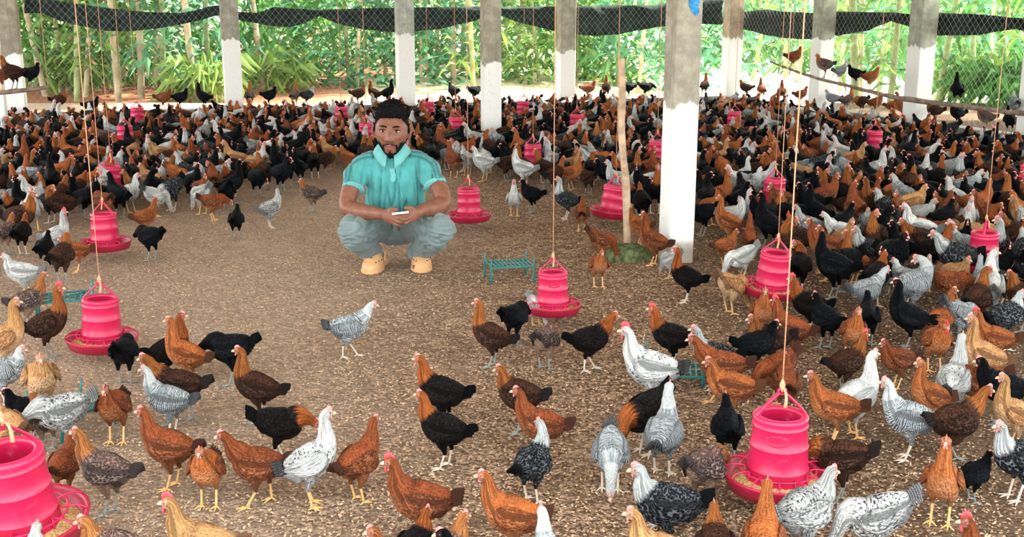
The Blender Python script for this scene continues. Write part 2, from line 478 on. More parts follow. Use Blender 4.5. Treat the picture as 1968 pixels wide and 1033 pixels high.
# floor: one litter bed, gently uneven
nx, ny = 150, 170
xs = np.linspace(-9.5, 8.5, nx); ys = np.linspace(-3.5, 15.6, ny)
V = []
for y in ys:
    for x in xs:
        V.append((x, y, 0.016 * mnoise.noise((x * 1.1, y * 1.1, 0)) + 0.006 * mnoise.noise((x * 4, y * 4, 3)) - 0.004))
F = [(j*nx+i, j*nx+i+1, (j+1)*nx+i+1, (j+1)*nx+i) for j in range(ny-1) for i in range(nx-1)]
fl = Geo(); fl.V = V; fl.F = F; fl.M = [0]*len(F)
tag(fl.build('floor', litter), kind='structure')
# loose husk crumbs in front of the lens
crumb_n = 60000
g = Geo()
yy = 1.9 + 8.0 * nrg.random(crumb_n) ** 1.7
xx = (nrg.random(crumb_n) - 0.5) * (yy * 0.98 + 0.4)
rs = 0.0020 + 0.0028 * nrg.random(crumb_n); an = nrg.random(crumb_n) * 6.283; ti = nrg.random((crumb_n, 2)) - 0.5
tri = np.array([(-1.3, -0.6, 0), (1.3, -0.5, 0.2), (0.9, 0.7, 0.1), (-1.1, 0.6, 0.3), (0, 0, 1.0)])
VV = np.empty((crumb_n, 5, 3))
c, s_ = np.cos(an)[:, None], np.sin(an)[:, None]
VV[:, :, 0] = xx[:, None] + (tri[:, 0] * c - tri[:, 1] * s_) * rs[:, None]
VV[:, :, 1] = yy[:, None] + (tri[:, 0] * s_ + tri[:, 1] * c) * rs[:, None]
VV[:, :, 2] = 0.004 + (tri[:, 2] + tri[:, 0] * ti[:, :1]) * rs[:, None] * 0.9
for k in range(crumb_n):
    VV[k, :, 2] += 0.016 * mnoise.noise((xx[k] * 1.1, yy[k] * 1.1, 0)) + 0.006 * mnoise.noise((xx[k] * 4, yy[k] * 4, 3)) - 0.004
g.V = VV.reshape(-1, 3).tolist()
base_f = [(0, 1, 4), (1, 2, 4), (2, 3, 4), (3, 0, 4)]
g.F = [tuple(i + 5 * k for i in f) for k in range(crumb_n) for f in base_f]; g.M = [0] * len(g.F)
tag(g.build('litter_crumbs', MATS['crumb'], smooth=False), 'loose brown rice husk crumbs strewn over the litter floor', 'litter', kind='stuff')

# low plinth walls
def wall_box(name, A, B, th, h, z0=-0.05):
    u = (B - A).normalized(); n = Vector((u.y, -u.x, 0))
    if n.dot(-A) < 0: n = -n
    n = -n
    g = Geo()
    L = (B - A).length; k = max(2, int(L / 0.4))
    mat = Matrix((( u.x, n.x, 0, A.x), (u.y, n.y, 0, A.y), (0, 0, 1, 0), (0, 0, 0, 1)))
    for i in range(k):
        pass
    g.box((0, 0, z0), (L, th, h - 0.012), 0, mat)
    g.box((-0.005, -0.008, h - 0.012), (L + 0.005, th + 0.008, h), 0, mat)
    return tag(g.build(name, MATS['plinth_cement'], smooth=False), kind='structure')
PLH = 0.15
wall_box('wall_back', WA0, WC, 0.16, PLH)
wall_box('wall_right', WC, WD1, 0.16, PLH)

# roof, out of the picture but it shades the floor
g = Geo()
rv, rf = [], []
nrx = 130
for i in range(nrx + 1):
    x = -6.6 + i * 16.6 / nrx
    for y in (1.3, 7.8, 14.9):
        zz = 2.95 + (1.2 if y == 7.5 else 0.0) + 0.02 * (i % 2)
        rv.append((x, y, zz))
for i in range(nrx):
    for j in range(2):
        a = i * 3 + j
        rf.append((a, a + 3, a + 4, a + 1))
g.add(rv, rf)
ceil = g.build('ceiling', MATS['roof_sheet'], smooth=False)
tag(ceil, kind='structure')

# ground outside
g = Geo()
n = 60
for j in range(n + 1):
    for i in range(n + 1):
        x = -45 + 90 * i / n; y = -25 + 100 * j / n
        z = -0.12 + 0.05 * mnoise.noise((x * 0.4, y * 0.4, 0)) + (0.25 * max(0, min(1, (y - 17) / 6)) if x < 3 else 0.0)
        if -10 < x < 9 and -5 < y < 16: z = -0.15
        g.V.append((x, y, z))
g.F = [(j*(n+1)+i, j*(n+1)+i+1, (j+1)*(n+1)+i+1, (j+1)*(n+1)+i) for j in range(n) for i in range(n)]
g.M = [0] * len(g.F)
tag(g.build('ground', MATS['yard_earth']), kind='structure')

# columns --------------------------------------------------------
ANG = math.atan2(dirA.y, dirA.x)
def column(p, w, zpaint, label, shade_or_foot=0.0, tint=(0.34, 0.31, 0.25), rz=ANG, top=2.95):
    g = Geo()
    k = 14
    h = w / 2; c = 0.008
    prof = [(-h + c, -h), (h - c, -h), (h, -h + c), (h, h - c), (h - c, h), (-h + c, h), (-h, h - c), (-h, -h + c)]
    V = []
    for i in range(k):
        z = -0.06 + (top + 0.06) * i / (k - 1)
        for x, y in prof:
            j = 0.0025 * mnoise.noise((x * 30 + p.x, y * 30 + p.y, z * 7))
            V.append((x * (1 + j * 8), y * (1 + j * 8), z))
    F = [(i*8+j, i*8+(j+1) % 8, (i+1)*8+(j+1) % 8, (i+1)*8+j) for i in range(k-1) for j in range(8)]
    F += [tuple(range(7, -1, -1)), tuple((k-1)*8+j for j in range(8))]
    g.add(V, F)
    mat = column_mat('column_paint', zpaint, tint, shade_or_foot)
    o = g.build('concrete_column', mat, smooth=False)
    o.location = (p.x, p.y, 0); o.rotation_euler = (0, 0, rz)
    return tag(o, label, 'column', 'square concrete columns with white painted feet')
cols = {}
def wallcol(A, B, px, w, zp, label, tint=(0.34, 0.31, 0.25), inset=-0.01, rz=ANG):
    q = on_line(A, B, px)
    q = q + q.normalized() * inset
    cols[px] = q
    return column(q, w, zp, label, tint=tint, rz=rz)
wallcol(WA0, WC, 37, 0.20, 0.80, 'brownish concrete column at the left end of the back wall', (0.30, 0.27, 0.21))
wallcol(WA0, WC, 452, 0.20, 0.94, 'concrete column with rounded white paint top, left of the crouching man', (0.34, 0.33, 0.27))
wallcol(WA0, WC, 781, 0.20, 0.98, 'white-footed concrete column rising directly behind the man\'s head', (0.42, 0.45, 0.39))
wallcol(WA0, WC, 1086, 0.20, 0.76, 'back wall column between the slim inner column and the wooden stake', (0.36, 0.35, 0.28))
wallcol(WA0, WC, 1402, 0.20, 0.90, 'corner column of the shed right of the big foreground column', (0.45, 0.38, 0.28))
RA = math.atan2(dirD.y, dirD.x)
wallcol(WC, WD1, 1572, 0.19, 0.95, 'right wall column behind the hens perched on the branch', (0.36, 0.37, 0.30), rz=RA)
wallcol(WC, WD1, 1757, 0.20, 0.92, 'right wall column crossed by the sagging branch perch', (0.38, 0.40, 0.32), rz=RA)
wallcol(WC, WD1, 1975, 0.18, 0.92, 'column cut by the right edge of the picture', (0.30, 0.30, 0.26), rz=RA)
c_mid = G(944, 284); c_mid += c_mid.normalized() * 0.09
column(c_mid, 0.165, 0.80, 'slim inner column with white lower half, right of the man', tint=(0.36, 0.34, 0.26))
c_big = G(1298, 503); c_big += c_big.normalized() * 0.09
big = column(c_big, 0.145, 0.84, 'large foreground column with blue paint smear near the top', shade_or_foot=0.09, tint=(0.36, 0.34, 0.27))
c_left = G(2, 268); c_left += c_left.normalized() * 0.09
column(c_left, 0.16, 0.75, 'white column cut by the left edge of the picture', tint=(0.62, 0.62, 0.55))
# blue smear of paint on the big column's front face
g = Geo()
pr = random.Random(3)
for cx_, cz_, rr in ((0.018, 1.345, 0.028), (0.03, 1.31, 0.02), (0.005, 1.365, 0.02), (0.035, 1.355, 0.016), (0.012, 1.315, 0.012), (0.028, 1.40, 0.03)):
    k = 14
    V = [(cx_, -0.0765, cz_)] + [(cx_ + rr * (0.7 + 0.5 * pr.random()) * math.cos(2*math.pi*i/k), -0.0755 - 0.0005 * (i % 2), cz_ + rr * (0.7 + 0.6 * pr.random()) * math.sin(2*math.pi*i/k)) for i in range(k)]
    g.add(V, [(0, 1 + i, 1 + (i + 1) % k) for i in range(k)])
tag(g.build('paint_smear', MATS['blue_paint'], big, smooth=False), 'bright blue hand-daubed paint smear')

# dark rolled side curtains and the wire netting -----------------
def curtain(A, B, pts, label):
    P = np.array(pts, float)
    P[0, 0] -= 9; P[-1, 0] += 8
    xs_ = np.arange(P[0, 0], P[-1, 0] + 0.1, 5.0)
    top = np.interp(xs_, P[:, 0], P[:, 1]); bot = np.interp(xs_, P[:, 0], P[:, 2])
    u = (B - A).normalized(); n_ = Vector((u.y, -u.x, 0))
    if n_.dot(A) > 0: n_ = -n_
    rows = 9
    V = []
    for side in (0, 1):
        for i, x in enumerate(xs_):
            for r in range(rows):
                f = r / (rows - 1)
                p = WP(A, B, x, top[i] + (bot[i] - top[i]) * f)
                fold = 0.022 * math.sin(f * 9 + 0.8 * mnoise.noise((x * 0.02, 0, 0)) * 6) + 0.018 * mnoise.noise((x * 0.03, f * 3, 5))
                p = p + n_ * (fold - 0.19 + (0.012 if side == 0 else -0.012) * (1 - (2*f-1)**4))
                V.append(tuple(p))
    m_ = len(xs_); F = []
    for side in (0, 1):
        o_ = side * m_ * rows
        for i in range(m_ - 1):
            for r in range(rows - 1):
                q = (o_+i*rows+r, o_+i*rows+r+1, o_+(i+1)*rows+r+1, o_+(i+1)*rows+r)
                F.append(q if side == 0 else q[::-1])
    o_ = m_ * rows
    for i in range(m_ - 1):
        F.append((i*rows, (i+1)*rows, o_+(i+1)*rows, o_+i*rows))
        e = rows - 1
        F.append((i*rows+e, o_+i*rows+e, o_+(i+1)*rows+e, (i+1)*rows+e))
    g = Geo(); g.add(V, F)
    return tag(g.build('shade_curtain', MATS['curtain_net']), label, 'curtain', 'dark rolled-up side curtains')
curtain(WA0, WC, [(52,-8,26),(80,-6,26),(110,2,40),(150,8,50),(200,15,60),(250,21,61),(300,24,56),(350,25,47),(385,18,40),(405,12,34),(432,8,24)], 'dark sagging curtain roll above the bamboo at the far left')
curtain(WA0, WC, [(450,22,36),(500,25,46),(530,13,51),(560,16,53),(590,18,46),(615,19,31),(650,18,45),(700,16,57),(760,15,63)], 'dark curtain roll peaking midway, left of the man\'s head')
curtain(WA0, WC, [(782,15,63),(850,14,57),(922,12,40),(958,14,26),(1000,14,42),(1068,12,59),(1084,12,62)], 'dark curtain roll running behind the slim inner column')
curtain(WA0, WC, [(1090,12,64),(1150,11,70),(1200,10,67),(1272,10,53),(1330,-4,46),(1395,-4,48)], 'dark curtain roll running behind the large foreground column')
curtain(WC, WD1, [(1412,22,56),(1450,18,68),(1480,22,74),(1560,27,78)], 'grey-black curtain roll on the right wall near the corner')
curtain(WC, WD1, [(1585,22,70),(1640,23,60),(1688,24,40),(1720,27,54),(1752,30,62)], 'dark peaked curtain roll over the perched hens')
curtain(WC, WD1, [(1778,25,69),(1850,27,68),(1920,34,56),(1962,37,70)], 'dark curtain roll at the far right of the picture')

def netting(A, B, label, cell=0.075, r=0.0010, h0=PLH, h1=2.7):
    u = (B - A).normalized(); L = (B - A).length
    n_ = Vector((u.y, -u.x, 0))
    if n_.dot(A) > 0: n_ = -n_
    g = Geo()
    H = h1 - h0; slope = 1.15   # dz / dx
    step = cell
    for sgn in (1, -1):
        k0 = int(-H / slope / step) - 1
        for k in range(k0, int((L + H / slope) / step) + 2):
            x0 = k * step if sgn > 0 else k * step
            xa, za = x0, 0.0; xb, zb = x0 + sgn * H / slope, H
            lo, hi = 0.0, 1.0
            if xa == xb: continue
            ta, tb = (0 - xa) / (xb - xa), (L - xa) / (xb - xa)
            lo, hi = max(lo, min(ta, tb)), min(hi, max(ta, tb))
            if hi - lo < 0.01: continue
            a = A + u * (xa + (xb - xa) * lo) + Vector((0, 0, h0 + H * lo)) + n_ * (-0.125 - 0.002 * sgn)
            b = A + u * (xa + (xb - xa) * hi) + Vector((0, 0, h0 + H * hi)) + n_ * (-0.125 - 0.002 * sgn)
            V, F = tube([a, b], r, 2, 3)
            g.add(V, F)
    return tag(g.build('wire_netting', MATS['wire'], smooth=False), label, 'netting', kind='stuff')
netting(WA0, WC, 'fine diamond wire netting closing the back wall of the shed')
netting(WC, WC + dirD * 9.0, 'diamond wire netting closing the right wall of the shed', r=0.0013)

# ------------------------------------------------------------------ grove outside
def leaf_geo(n, size, rx, rz, z0, droop=0.5, seed=0, wid=0.16, hollow=0.0):
    r_ = np.random.default_rng(seed)
    g = Geo()
    for i in range(n):
        a = r_.random() * 6.283; rad = rx * (hollow + (1 - hollow) * r_.random() ** 0.5)
        p = np.array((rad * math.cos(a), rad * math.sin(a) * 0.7, z0 + rz * r_.random()))
        b = r_.random() * 6.283; up = r_.random() * 1.1 - 0.35
        d = np.array((math.cos(b) * math.cos(up), math.sin(b) * math.cos(up), math.sin(up)))
        L = size * (0.6 + 0.8 * r_.random()); w = L * wid
        sd = np.cross(d, (0, 0, 1)); sd /= np.linalg.norm(sd) + 1e-9
        q1 = p + d * L * 0.5; q2 = p + d * L + np.array((0, 0, -droop * L))
        g.add([p, q1 - sd * w + (0, 0, -0.1 * L), q1 + (0, 0, 0.03 * L), q1 + sd * w + (0, 0, -0.1 * L), q2], [(0, 1, 2), (0, 2, 3), (1, 4, 2), (2, 4, 3)])
    return g
leafmesh = {}
for k, (key, args) in enumerate({'bush_a': (330, 0.34, 1.5, 2.3, 0.0, 0.5, 1, 0.14), 'bush_b': (420, 0.26, 1.3, 2.0, 0.0, 0.35, 2, 0.2), 'bush_c': (300, 0.46, 1.4, 2.2, 0.1, 0.7, 3, 0.09), 'culm_leaf': (120, 0.36, 0.75, 4.6, 0.5, 0.7, 4, 0.09), 'culm_leaf2': (130, 0.30, 0.8, 4.6, 0.3, 0.6, 5, 0.1), 'low_plant': (90, 0.40, 0.34, 0.30, 0.0, 0.6, 6, 0.055), 'shade_crown': (260, 0.6, 1.3, 2.2, 3.0, 0.5, 8, 0.16)}.items()):
    leafmesh[key] = leaf_geo(*args).mesh(key, False, False)
def meshobj(name, me, mat, parent=None):
    o = bpy.data.objects.new(name, me)
    if not me.materials: me.materials.append(mat)
    link(o, parent)
    o.material_slots[0].link = 'OBJECT'; o.material_slots[0].material = mat
    return o
culm_meshes = []
for k in range(3):
    g = Geo(); r_ = random.Random(20 + k)
    pts, rad = [], []
    z = -0.3
    while z < 4.6:
        seg = 0.32 + 0.1 * r_.random()
        for f, rr in ((0, 1.12), (0.06, 0.97), (0.94, 0.97)):
            zz = z + f * seg
            pts.append((0.05 * math.sin(zz * 0.8 + k), 0.04 * math.cos(zz * 0.7), zz)); rad.append(rr)
        z += seg
    V, F = tube(pts, [0.045 * x * (1 - 0.05 * p[2]) for x, p in zip(rad, pts)], len(pts), 9)
    g.add(V, F); culm_meshes.append(g.mesh('culm', True, False))
def bay_name(px):
    for a, b, nme in ((-2400, 40, 'at the far left end of the grove'), (40, 250, 'behind the leftmost curtain'), (250, 440, 'left of the column with rounded white top'), (440, 770, 'behind the man, left of his head'), (770, 940, 'between the man and slim column'), (940, 1085, 'seen right of the slim inner column'), (1085, 1290, 'seen behind the wooden stake'), (1290, 1420, 'seen right of the large column'), (1420, 1600, 'beyond the right wall near the corner'), (1600, 1780, 'beyond the right wall above the perched hens'), (1780, 2600, 'beyond the right wall at the picture edge')):
        if a <= px < b: return nme
gr = random.Random(5)
PLANTS = []
def culm(px, Y, tan, s=1.0):
    p = PY(px, 100, Y); p.z = -0.05 + (0.25 * max(0, min(1, (Y - 17) / 6)) if p.x < 3 else 0)
    o = empty('bamboo_culm', p, gr.random() * 6)
    o.scale = (s, s, 1); o.rotation_euler = (R(gr.uniform(-7, 7)), R(gr.uniform(-7, 7)), gr.random() * 6)
    st = meshobj('stem', culm_meshes[gr.randrange(3)], MATS['bamboo_tan' if tan else 'bamboo_green'], o)
    lf = meshobj('foliage', leafmesh['culm_leaf' if gr.random() < 0.5 else 'culm_leaf2'], MATS[gr.choice(['leaf_green', 'leaf_lime', 'leaf_teal'])], o)
    tag(lf, kind='stuff')
    if px < 440: tag(meshobj('shade_crown', leafmesh['shade_crown'], MATS['leaf_green'], o), kind='stuff')  # unseen leaf mass added overhead to shade the left ground
    PLANTS.append((px, o, ('pale tan' if tan else 'green') + ' bamboo culm', bay_name(px), 'bamboo', 'bamboo culms in the grove'))
for px in [70, 85, 110, 132, 150, 168, 205, 222, 236, 248, 262, 300, 318, 352, 372, 395]:
    culm(px + gr.uniform(-4, 4), gr.uniform(15.6, 20), gr.random() < 0.6, gr.uniform(0.8, 1.3))
for px in [475, 505, 560, 585, 597, 640, 665, 690, 716, 738, 806, 828, 842, 871, 890, 912, 972, 990, 1010, 1032, 1055, 1120, 1136, 1175, 1186, 1202, 1230]:
    culm(px + gr.uniform(-5, 5), gr.uniform(18, 24), gr.random() < 0.5, gr.uniform(0.7, 1.2))
for px in [1440, 1470, 1520, 1545, 1625, 1650, 1668, 1695, 1715, 1815, 1840, 1880, 1893, 1915, 1935, 1990, 2050, 2120]:
    culm(px + gr.uniform(-5, 5), gr.uniform(15.5, 20) if px > 1600 else gr.uniform(20, 25), gr.random() < 0.35, gr.uniform(0.8, 1.3))
def bush(px, Y, key, mat, s):
    p = PY(px, 100, Y)
    o = meshobj('shrub', leafmesh[key], MATS[mat]); o.location = (p.x, p.y, -0.1); o.rotation_euler = (0, 0, gr.random() * 6); o.scale = (s, s, s * gr.uniform(0.85, 1.1))
    word = {'leaf_green': 'deep green', 'leaf_lime': 'yellow-green', 'leaf_teal': 'bluish green'}[mat]
    kw = {'bush_a': 'broad-leaved', 'bush_b': 'dense small-leaved', 'bush_c': 'narrow-leaved'}[key]
    PLANTS.append((px, o, word + ' ' + kw + ' shrub', bay_name(px), 'shrub', 'undergrowth shrubs in the grove'))
px = -760
while px < 2350:
    for row in range(2 if gr.random() < 0.55 else 3):
        Y = (20.5, 24.5, 29.5)[row] + gr.uniform(-1.2, 1.2)
        if 1380 < px < 1780: Y += 4.5
        bush(px + gr.uniform(-40, 40), Y, gr.choice(['bush_a', 'bush_b', 'bush_c']), gr.choice(['leaf_green', 'leaf_teal', 'leaf_lime', 'leaf_green']), gr.uniform(0.85, 1.25))
    px += 104
for px, Y in ((112, 18.4), (388, 16.5), (402, 17.2), (540, 18.5), (1850, 16.6), (1900, 15.6), (1955, 15.0)):
    p = PY(px, 100, Y)
    o = meshobj('long_leaved_plant', leafmesh['low_plant'], MATS[gr.choice(['leaf_lime', 'leaf_green'])]); o.location = (p.x, p.y, 0.1); o.rotation_euler = (0, 0, gr.random() * 6); o.scale = (1.3, 1.3, 1.3)
    PLANTS.append((px, o, 'arching long-leaved plant', bay_name(px), 'plant', 'low plants along the shed'))

for px in [-40, -95, -150, -230, -310, -400, -480]:
    culm(px, gr.uniform(15.6, 20), gr.random() < 0.5, gr.uniform(0.8, 1.3))
NTH = ['leftmost', 'second from left', 'third from left', 'fourth from left', 'fifth from left', 'sixth from left', 'seventh from left', 'eighth from left', 'ninth from left', 'tenth from left']
pk_ = {}
for rec in sorted(PLANTS, key=lambda r_: r_[0]): pk_.setdefault((rec[2], rec[3]), []).append(rec)
for (w_, b_), lst in pk_.items():
    for j, rec in enumerate(lst):
        tag(rec[1], w_ + ' ' + b_ + (', ' + NTH[min(j, 9)] if len(lst) > 1 else ''), rec[4], rec[5])
# ------------------------------------------------------------------ feeders
PAN_R = 0.135
BZ0, BZ1, BR0, BR1 = 0.020, 0.190, 0.076, 0.064     # body: bottom / top height and radius
def body_r(z): return BR0 + (BR1 - BR0) * (z - BZ0) / (BZ1 - BZ0)
def feeder_meshes():
    out = {}
    prof = []
    ridges = (0.060, 0.118, 0.170)
    z = BZ0 + 0.008
    zs = sorted(set([BZ0 + 0.008, BZ1] + [r + d for r in ridges for d in (-0.0045, -0.002, 0.0, 0.002, 0.0045)]))
    for z in zs:
        b = 0.0028 if any(abs(z - r) < 0.0005 for r in ridges) else (0.0018 if any(abs(abs(z - r) - 0.002) < 0.0005 for r in ridges) else 0.0)
        prof.append((body_r(z) + b + (0.003 if z < 0.055 else 0), z))
    rim = [(BR1 + 0.003, BZ1 - 0.006), (BR1 + 0.004, BZ1), (BR1, BZ1 + 0.005), (BR1 - 0.010, BZ1 + 0.006), (BR1 - 0.015, BZ1 + 0.002)]
    inner = [(BR1 - 0.015, BZ1 - 0.004), (BR1 - 0.004, 0.15), (BR0 - 0.004, BZ0 + 0.04), (0.03, BZ0 + 0.055), (0.002, BZ0 + 0.075)]
    g = Geo(); g.add(*lathe(prof[:-1] + rim + inner, 48)); out['hopper'] = g.mesh('hopper', True, False)
    g = Geo()
    pan = [(0.004, 0.0), (PAN_R - 0.028, 0.0), (PAN_R - 0.014, 0.004), (PAN_R - 0.002, 0.036), (PAN_R, 0.042), (PAN_R - 0.003, 0.045), (PAN_R - 0.008, 0.043), (PAN_R - 0.011, 0.036), (PAN_R - 0.022, 0.010), (0.07, 0.008), (0.004, 0.008)]
    g.add(*lathe(pan, 48)); out['pan'] = g.mesh('pan', True, False)
    g = Geo()   # one grille spoke: an arch from the hopper foot to the pan rim
    V, F = tube([(0.072, 0, 0.050), (0.092, 0, 0.056), (0.118, 0, 0.053), (PAN_R - 0.005, 0, 0.043)], 0.0022, 8, 6)
    g.add(V, F); V, F = tube([(0.080, 0, 0.052), (0.080, 0, 0.012)], 0.002, 2, 6); g.add(V, F)
    out['grille_bar'] = g.mesh('grille_bar', True, False)
    g = Geo(); g.add(*lathe([(0.0905, 0.052), (0.0925, 0.055), (0.095, 0.055), (0.096, 0.052), (0.093, 0.050), (0.0905, 0.052)], 40)); out['grille_ring'] = g.mesh('grille_ring', True, False)
    g = Geo()   # triangular bail handle: two flat straps meeting at an eye
    for s in (1, -1):
        V, F = loft([(s * (BR1 - 0.003), 0, BZ1 - 0.012, 0.0075, 0.004), (s * (BR1 - 0.004), 0, BZ1 + 0.006, 0.0075, 0.004), (s * 0.034, 0, BZ1 + 0.034, 0.006, 0.0035), (s * 0.006, 0, BZ1 + 0.061, 0.0055, 0.0035)], 9, 8, (0, 1, 0), 4)[:2]
        g.add(V, F)
    V, F = tube([(0.010 * math.cos(a), 0, BZ1 + 0.063 + 0.008 * math.sin(a)) for a in np.linspace(0, 6.283, 13)], 0.0035, 13, 6); g.add(V, F)
    out['handle'] = g.mesh('handle', True, False)
    g = Geo()   # feed heaped in the pan
    prof = [(0.068, 0.034), (0.09, 0.027), (0.112, 0.018), (PAN_R - 0.018, 0.012)]
    V, F = lathe(prof, 40)
    V = [(x, y, z + 0.004 * mnoise.noise((x * 60, y * 60, 1))) for x, y, z in V]
    g.add(V, F)
    fr = random.Random(2)
    for i in range(170):
        a = fr.random() * 6.283; r = fr.uniform(0.074, 0.112); zz = 0.034 - (r - 0.068) * 0.42
        c = (r * math.cos(a), r * math.sin(a), zz); q = 0.0022
        g.add([(c[0]-q, c[1], c[2]), (c[0]+q, c[1]-q, c[2]), (c[0], c[1]+q, c[2]), (c[0], c[1], c[2]+q*1.6)], [(0, 1, 3), (1, 2, 3), (2, 0, 3)])
    out['feed'] = g.mesh('feed', True, False)
    # embossed oval with lettering
    g = Geo()
    cz, rx_, rz_ = 0.146, 0.030, 0.0135
    def wrap(x, z, d):
        r = body_r(z) + d; a = x / body_r(z) - math.pi / 2
        return (r * math.cos(a), r * math.sin(a), z)
    for scl in (1.0, 0.84):
        V, F = tube([wrap(rx_ * scl * math.cos(a), cz + rz_ * scl * math.sin(a), 0.0004) for a in np.linspace(0, 6.283, 41)], 0.0011, 41, 5)
        g.add(V, F)
    cu = bpy.data.curves.new('lettering', 'FONT'); cu.body = 'GUIP'; cu.size = 0.0165; cu.extrude = 0.0012; cu.align_x = 'CENTER'; cu.align_y = 'CENTER'; cu.resolution_u = 3
    to = link(bpy.data.objects.new('lettering', cu))
    bpy.context.view_layer.update()
    me = bpy.data.meshes.new_from_object(to.evaluated_get(bpy.context.evaluated_depsgraph_get()))
    V = [wrap(v.co.x * 0.95, cz + v.co.y, v.co.z + 0.0006) for v in me.vertices]
    g.add(V, [tuple(p.vertices) for p in me.polygons])
    bpy.data.objects.remove(to); bpy.data.curves.remove(cu); bpy.data.meshes.remove(me)
    out['emblem'] = g.mesh('emblem', False, False)
    return out
FM = feeder_meshes()
MATOF = {'hopper': 'pink_plastic', 'pan': 'pan_plastic', 'grille_bar': 'pink_plastic', 'grille_ring': 'pink_plastic', 'handle': 'pink_plastic', 'feed': 'feed_grain', 'emblem': 'pink_plastic'}
for k, m_ in FM.items(): m_.materials.append(MATS[MATOF[k]])
FEEDERS = []
def feeder(px, py, label, hz=0.06, rz=0.0, tilt=(0, 0), detail=2, sc=1.0, emblem=None, rope_to=None):
    p = G(px, py, hz); p += Vector((p.x, p.y, 0)).normalized() * (PAN_R - 0.02) * sc
    o = empty('chicken_feeder', p, R(rz))
    o.rotation_euler = (R(tilt[0]), R(tilt[1]), R(rz)); o.scale = (sc,) * 3
    tag(o, label, 'feeder', 'pink hanging poultry feeders')
    def part(n, name=None, rot=0.0, par=None):
        c = link(bpy.data.objects.new(name or n, FM[n]), par or o); c.rotation_euler = (0, 0, rot); return c
    pan = part('pan'); hop = part('hopper'); part('handle'); tag(part('feed', 'feed_grain', 0, pan), kind='stuff')
    pan['label'] = 'darker crimson feed pan'
    if detail >= 1:
        part('grille_ring', None, 0, pan)
        for k in range(12): part('grille_bar', None, k * math.pi / 6 + 0.2, pan)
    if emblem is not None:
        e = part('emblem', 'embossed_emblem', R(emblem), hop); e['label'] = 'embossed oval emblem with raised lettering'
    # rope from the handle eye to the rafters (in the feeder's frame)
    bpy.context.view_layer.update()
    inv = o.matrix_world.inverted()
    eye = o.matrix_world @ Vector((0, 0, BZ1 + 0.066))
    top = Vector((eye.x + (rope_to or 0.0), eye.y, 2.9))
    g = Geo()
    pts = [inv @ eye.lerp(top, f) for f in np.linspace(0, 1, 6)]
    g.add(*tube(pts, 0.0018 if detail else 0.0024, 6, 6))
    kn = inv @ (eye + Vector((0, 0, 0.012)))
    g.add(*tube([kn + Vector((0, 0, -0.016)), kn, kn + Vector((0, 0, 0.016))], [0.003, 0.0075, 0.003], 7, 7))
    if detail >= 1:
        g.add(*tube([kn, kn + Vector((0.006, -0.012, -0.02)), kn + Vector((0.004, -0.016, -0.05))], [0.003, 0.0035, 0.005], 6, 6))
    g.build('rope', MATS['rope_orange'], o)
    FEEDERS.append((p.copy(), label))
    return o
feeder(1490, 976, 'nearest pink feeder with grain-filled pan in the lower right', 0.06, 8, (0, 0), 2, 1.1, -26)
feeder(50, 1078, 'pink feeder cut off by the lower left corner', 0.06, 62, (2, -6), 2, 1.22)
feeder(199, 683, 'pink feeder at left with a black hen feeding at its pan', 0.06, 12, (1, 2), 2, 1.0)
feeder(205, 487, 'pink feeder at left behind the white red-faced hen', 0.06, -18, (0, 0), 2, 1.0)
feeder(212, 378, 'tilted pink feeder half hidden in the left crowd', 0.07, 20, (0, 5), 1, 1.0)
feeder(243, 287, 'distant pink feeder in the left crowd, nearer of the close pair', 0.08, 0, (0, 0), 0)
feeder(266, 246, 'farthest pink feeder in the left crowd behind another', 0.09, 30, (0, 0), 0)
feeder(1062, 613, 'pink feeder right of the teal rack in the open middle', 0.06, -14, (0, 0), 2, 0.92, 16)
feeder(902, 431, 'pink feeder right beside the crouching man\'s knee', 0.06, 10, (0, -1), 2, 1.0)
feeder(1174, 424, 'leaning pink feeder behind the wooden stake', 0.07, 35, (2, 6), 2, 1.0)
feeder(1024, 330, 'pink feeder above the white hen right of the man', 0.07, 10, (0, 0), 1)
feeder(1108, 261, 'small pink feeder below the column behind the stake', 0.08, 0, (0, 0), 0)
feeder(1003, 231, 'far pink feeder just right of the slim inner column', 0.09, 0, (0, 5), 0)
feeder(876, 268, 'small pink feeder left of the slim inner column', 0.08, 0, (0, 0), 0)
feeder(823, 232, 'far pink feeder right of the man\'s hair', 0.09, 0, (0, 0), 0)
feeder(657, 244, 'far pink feeder up and left of the man', 0.08, 0, (0, 0), 0)
feeder(705, 282, 'pink feeder partly hidden behind the man\'s shoulder', 0.08, 0, (0, 0), 0)
feeder(1262, 322, 'pink feeder half hidden by the large column', 0.08, 0, (0, 0), 0)
feeder(1410, 254, 'far pink feeder right of the large column', 0.08, 0, (0, 0), 0)
feeder(1678, 299, 'pink feeder deep in the right crowd', 0.08, 0, (0, 0), 0)
feeder(1486, 408, 'pink feeder crowded by hens right of the large column', 0.07, 20, (0, 0), 1)
feeder(1480, 577, 'tilted pink feeder above the orange hen, right of the column', 0.08, -20, (3, 5), 2, 1.0)
feeder(1886, 527, 'pink feeder near the right edge with hens at its pan', 0.07, 60, (0, -3), 2, 0.97)
feeder(1975, 378, 'pink feeder sliced by the right edge of the picture', 0.07, 0, (0, 0), 0)

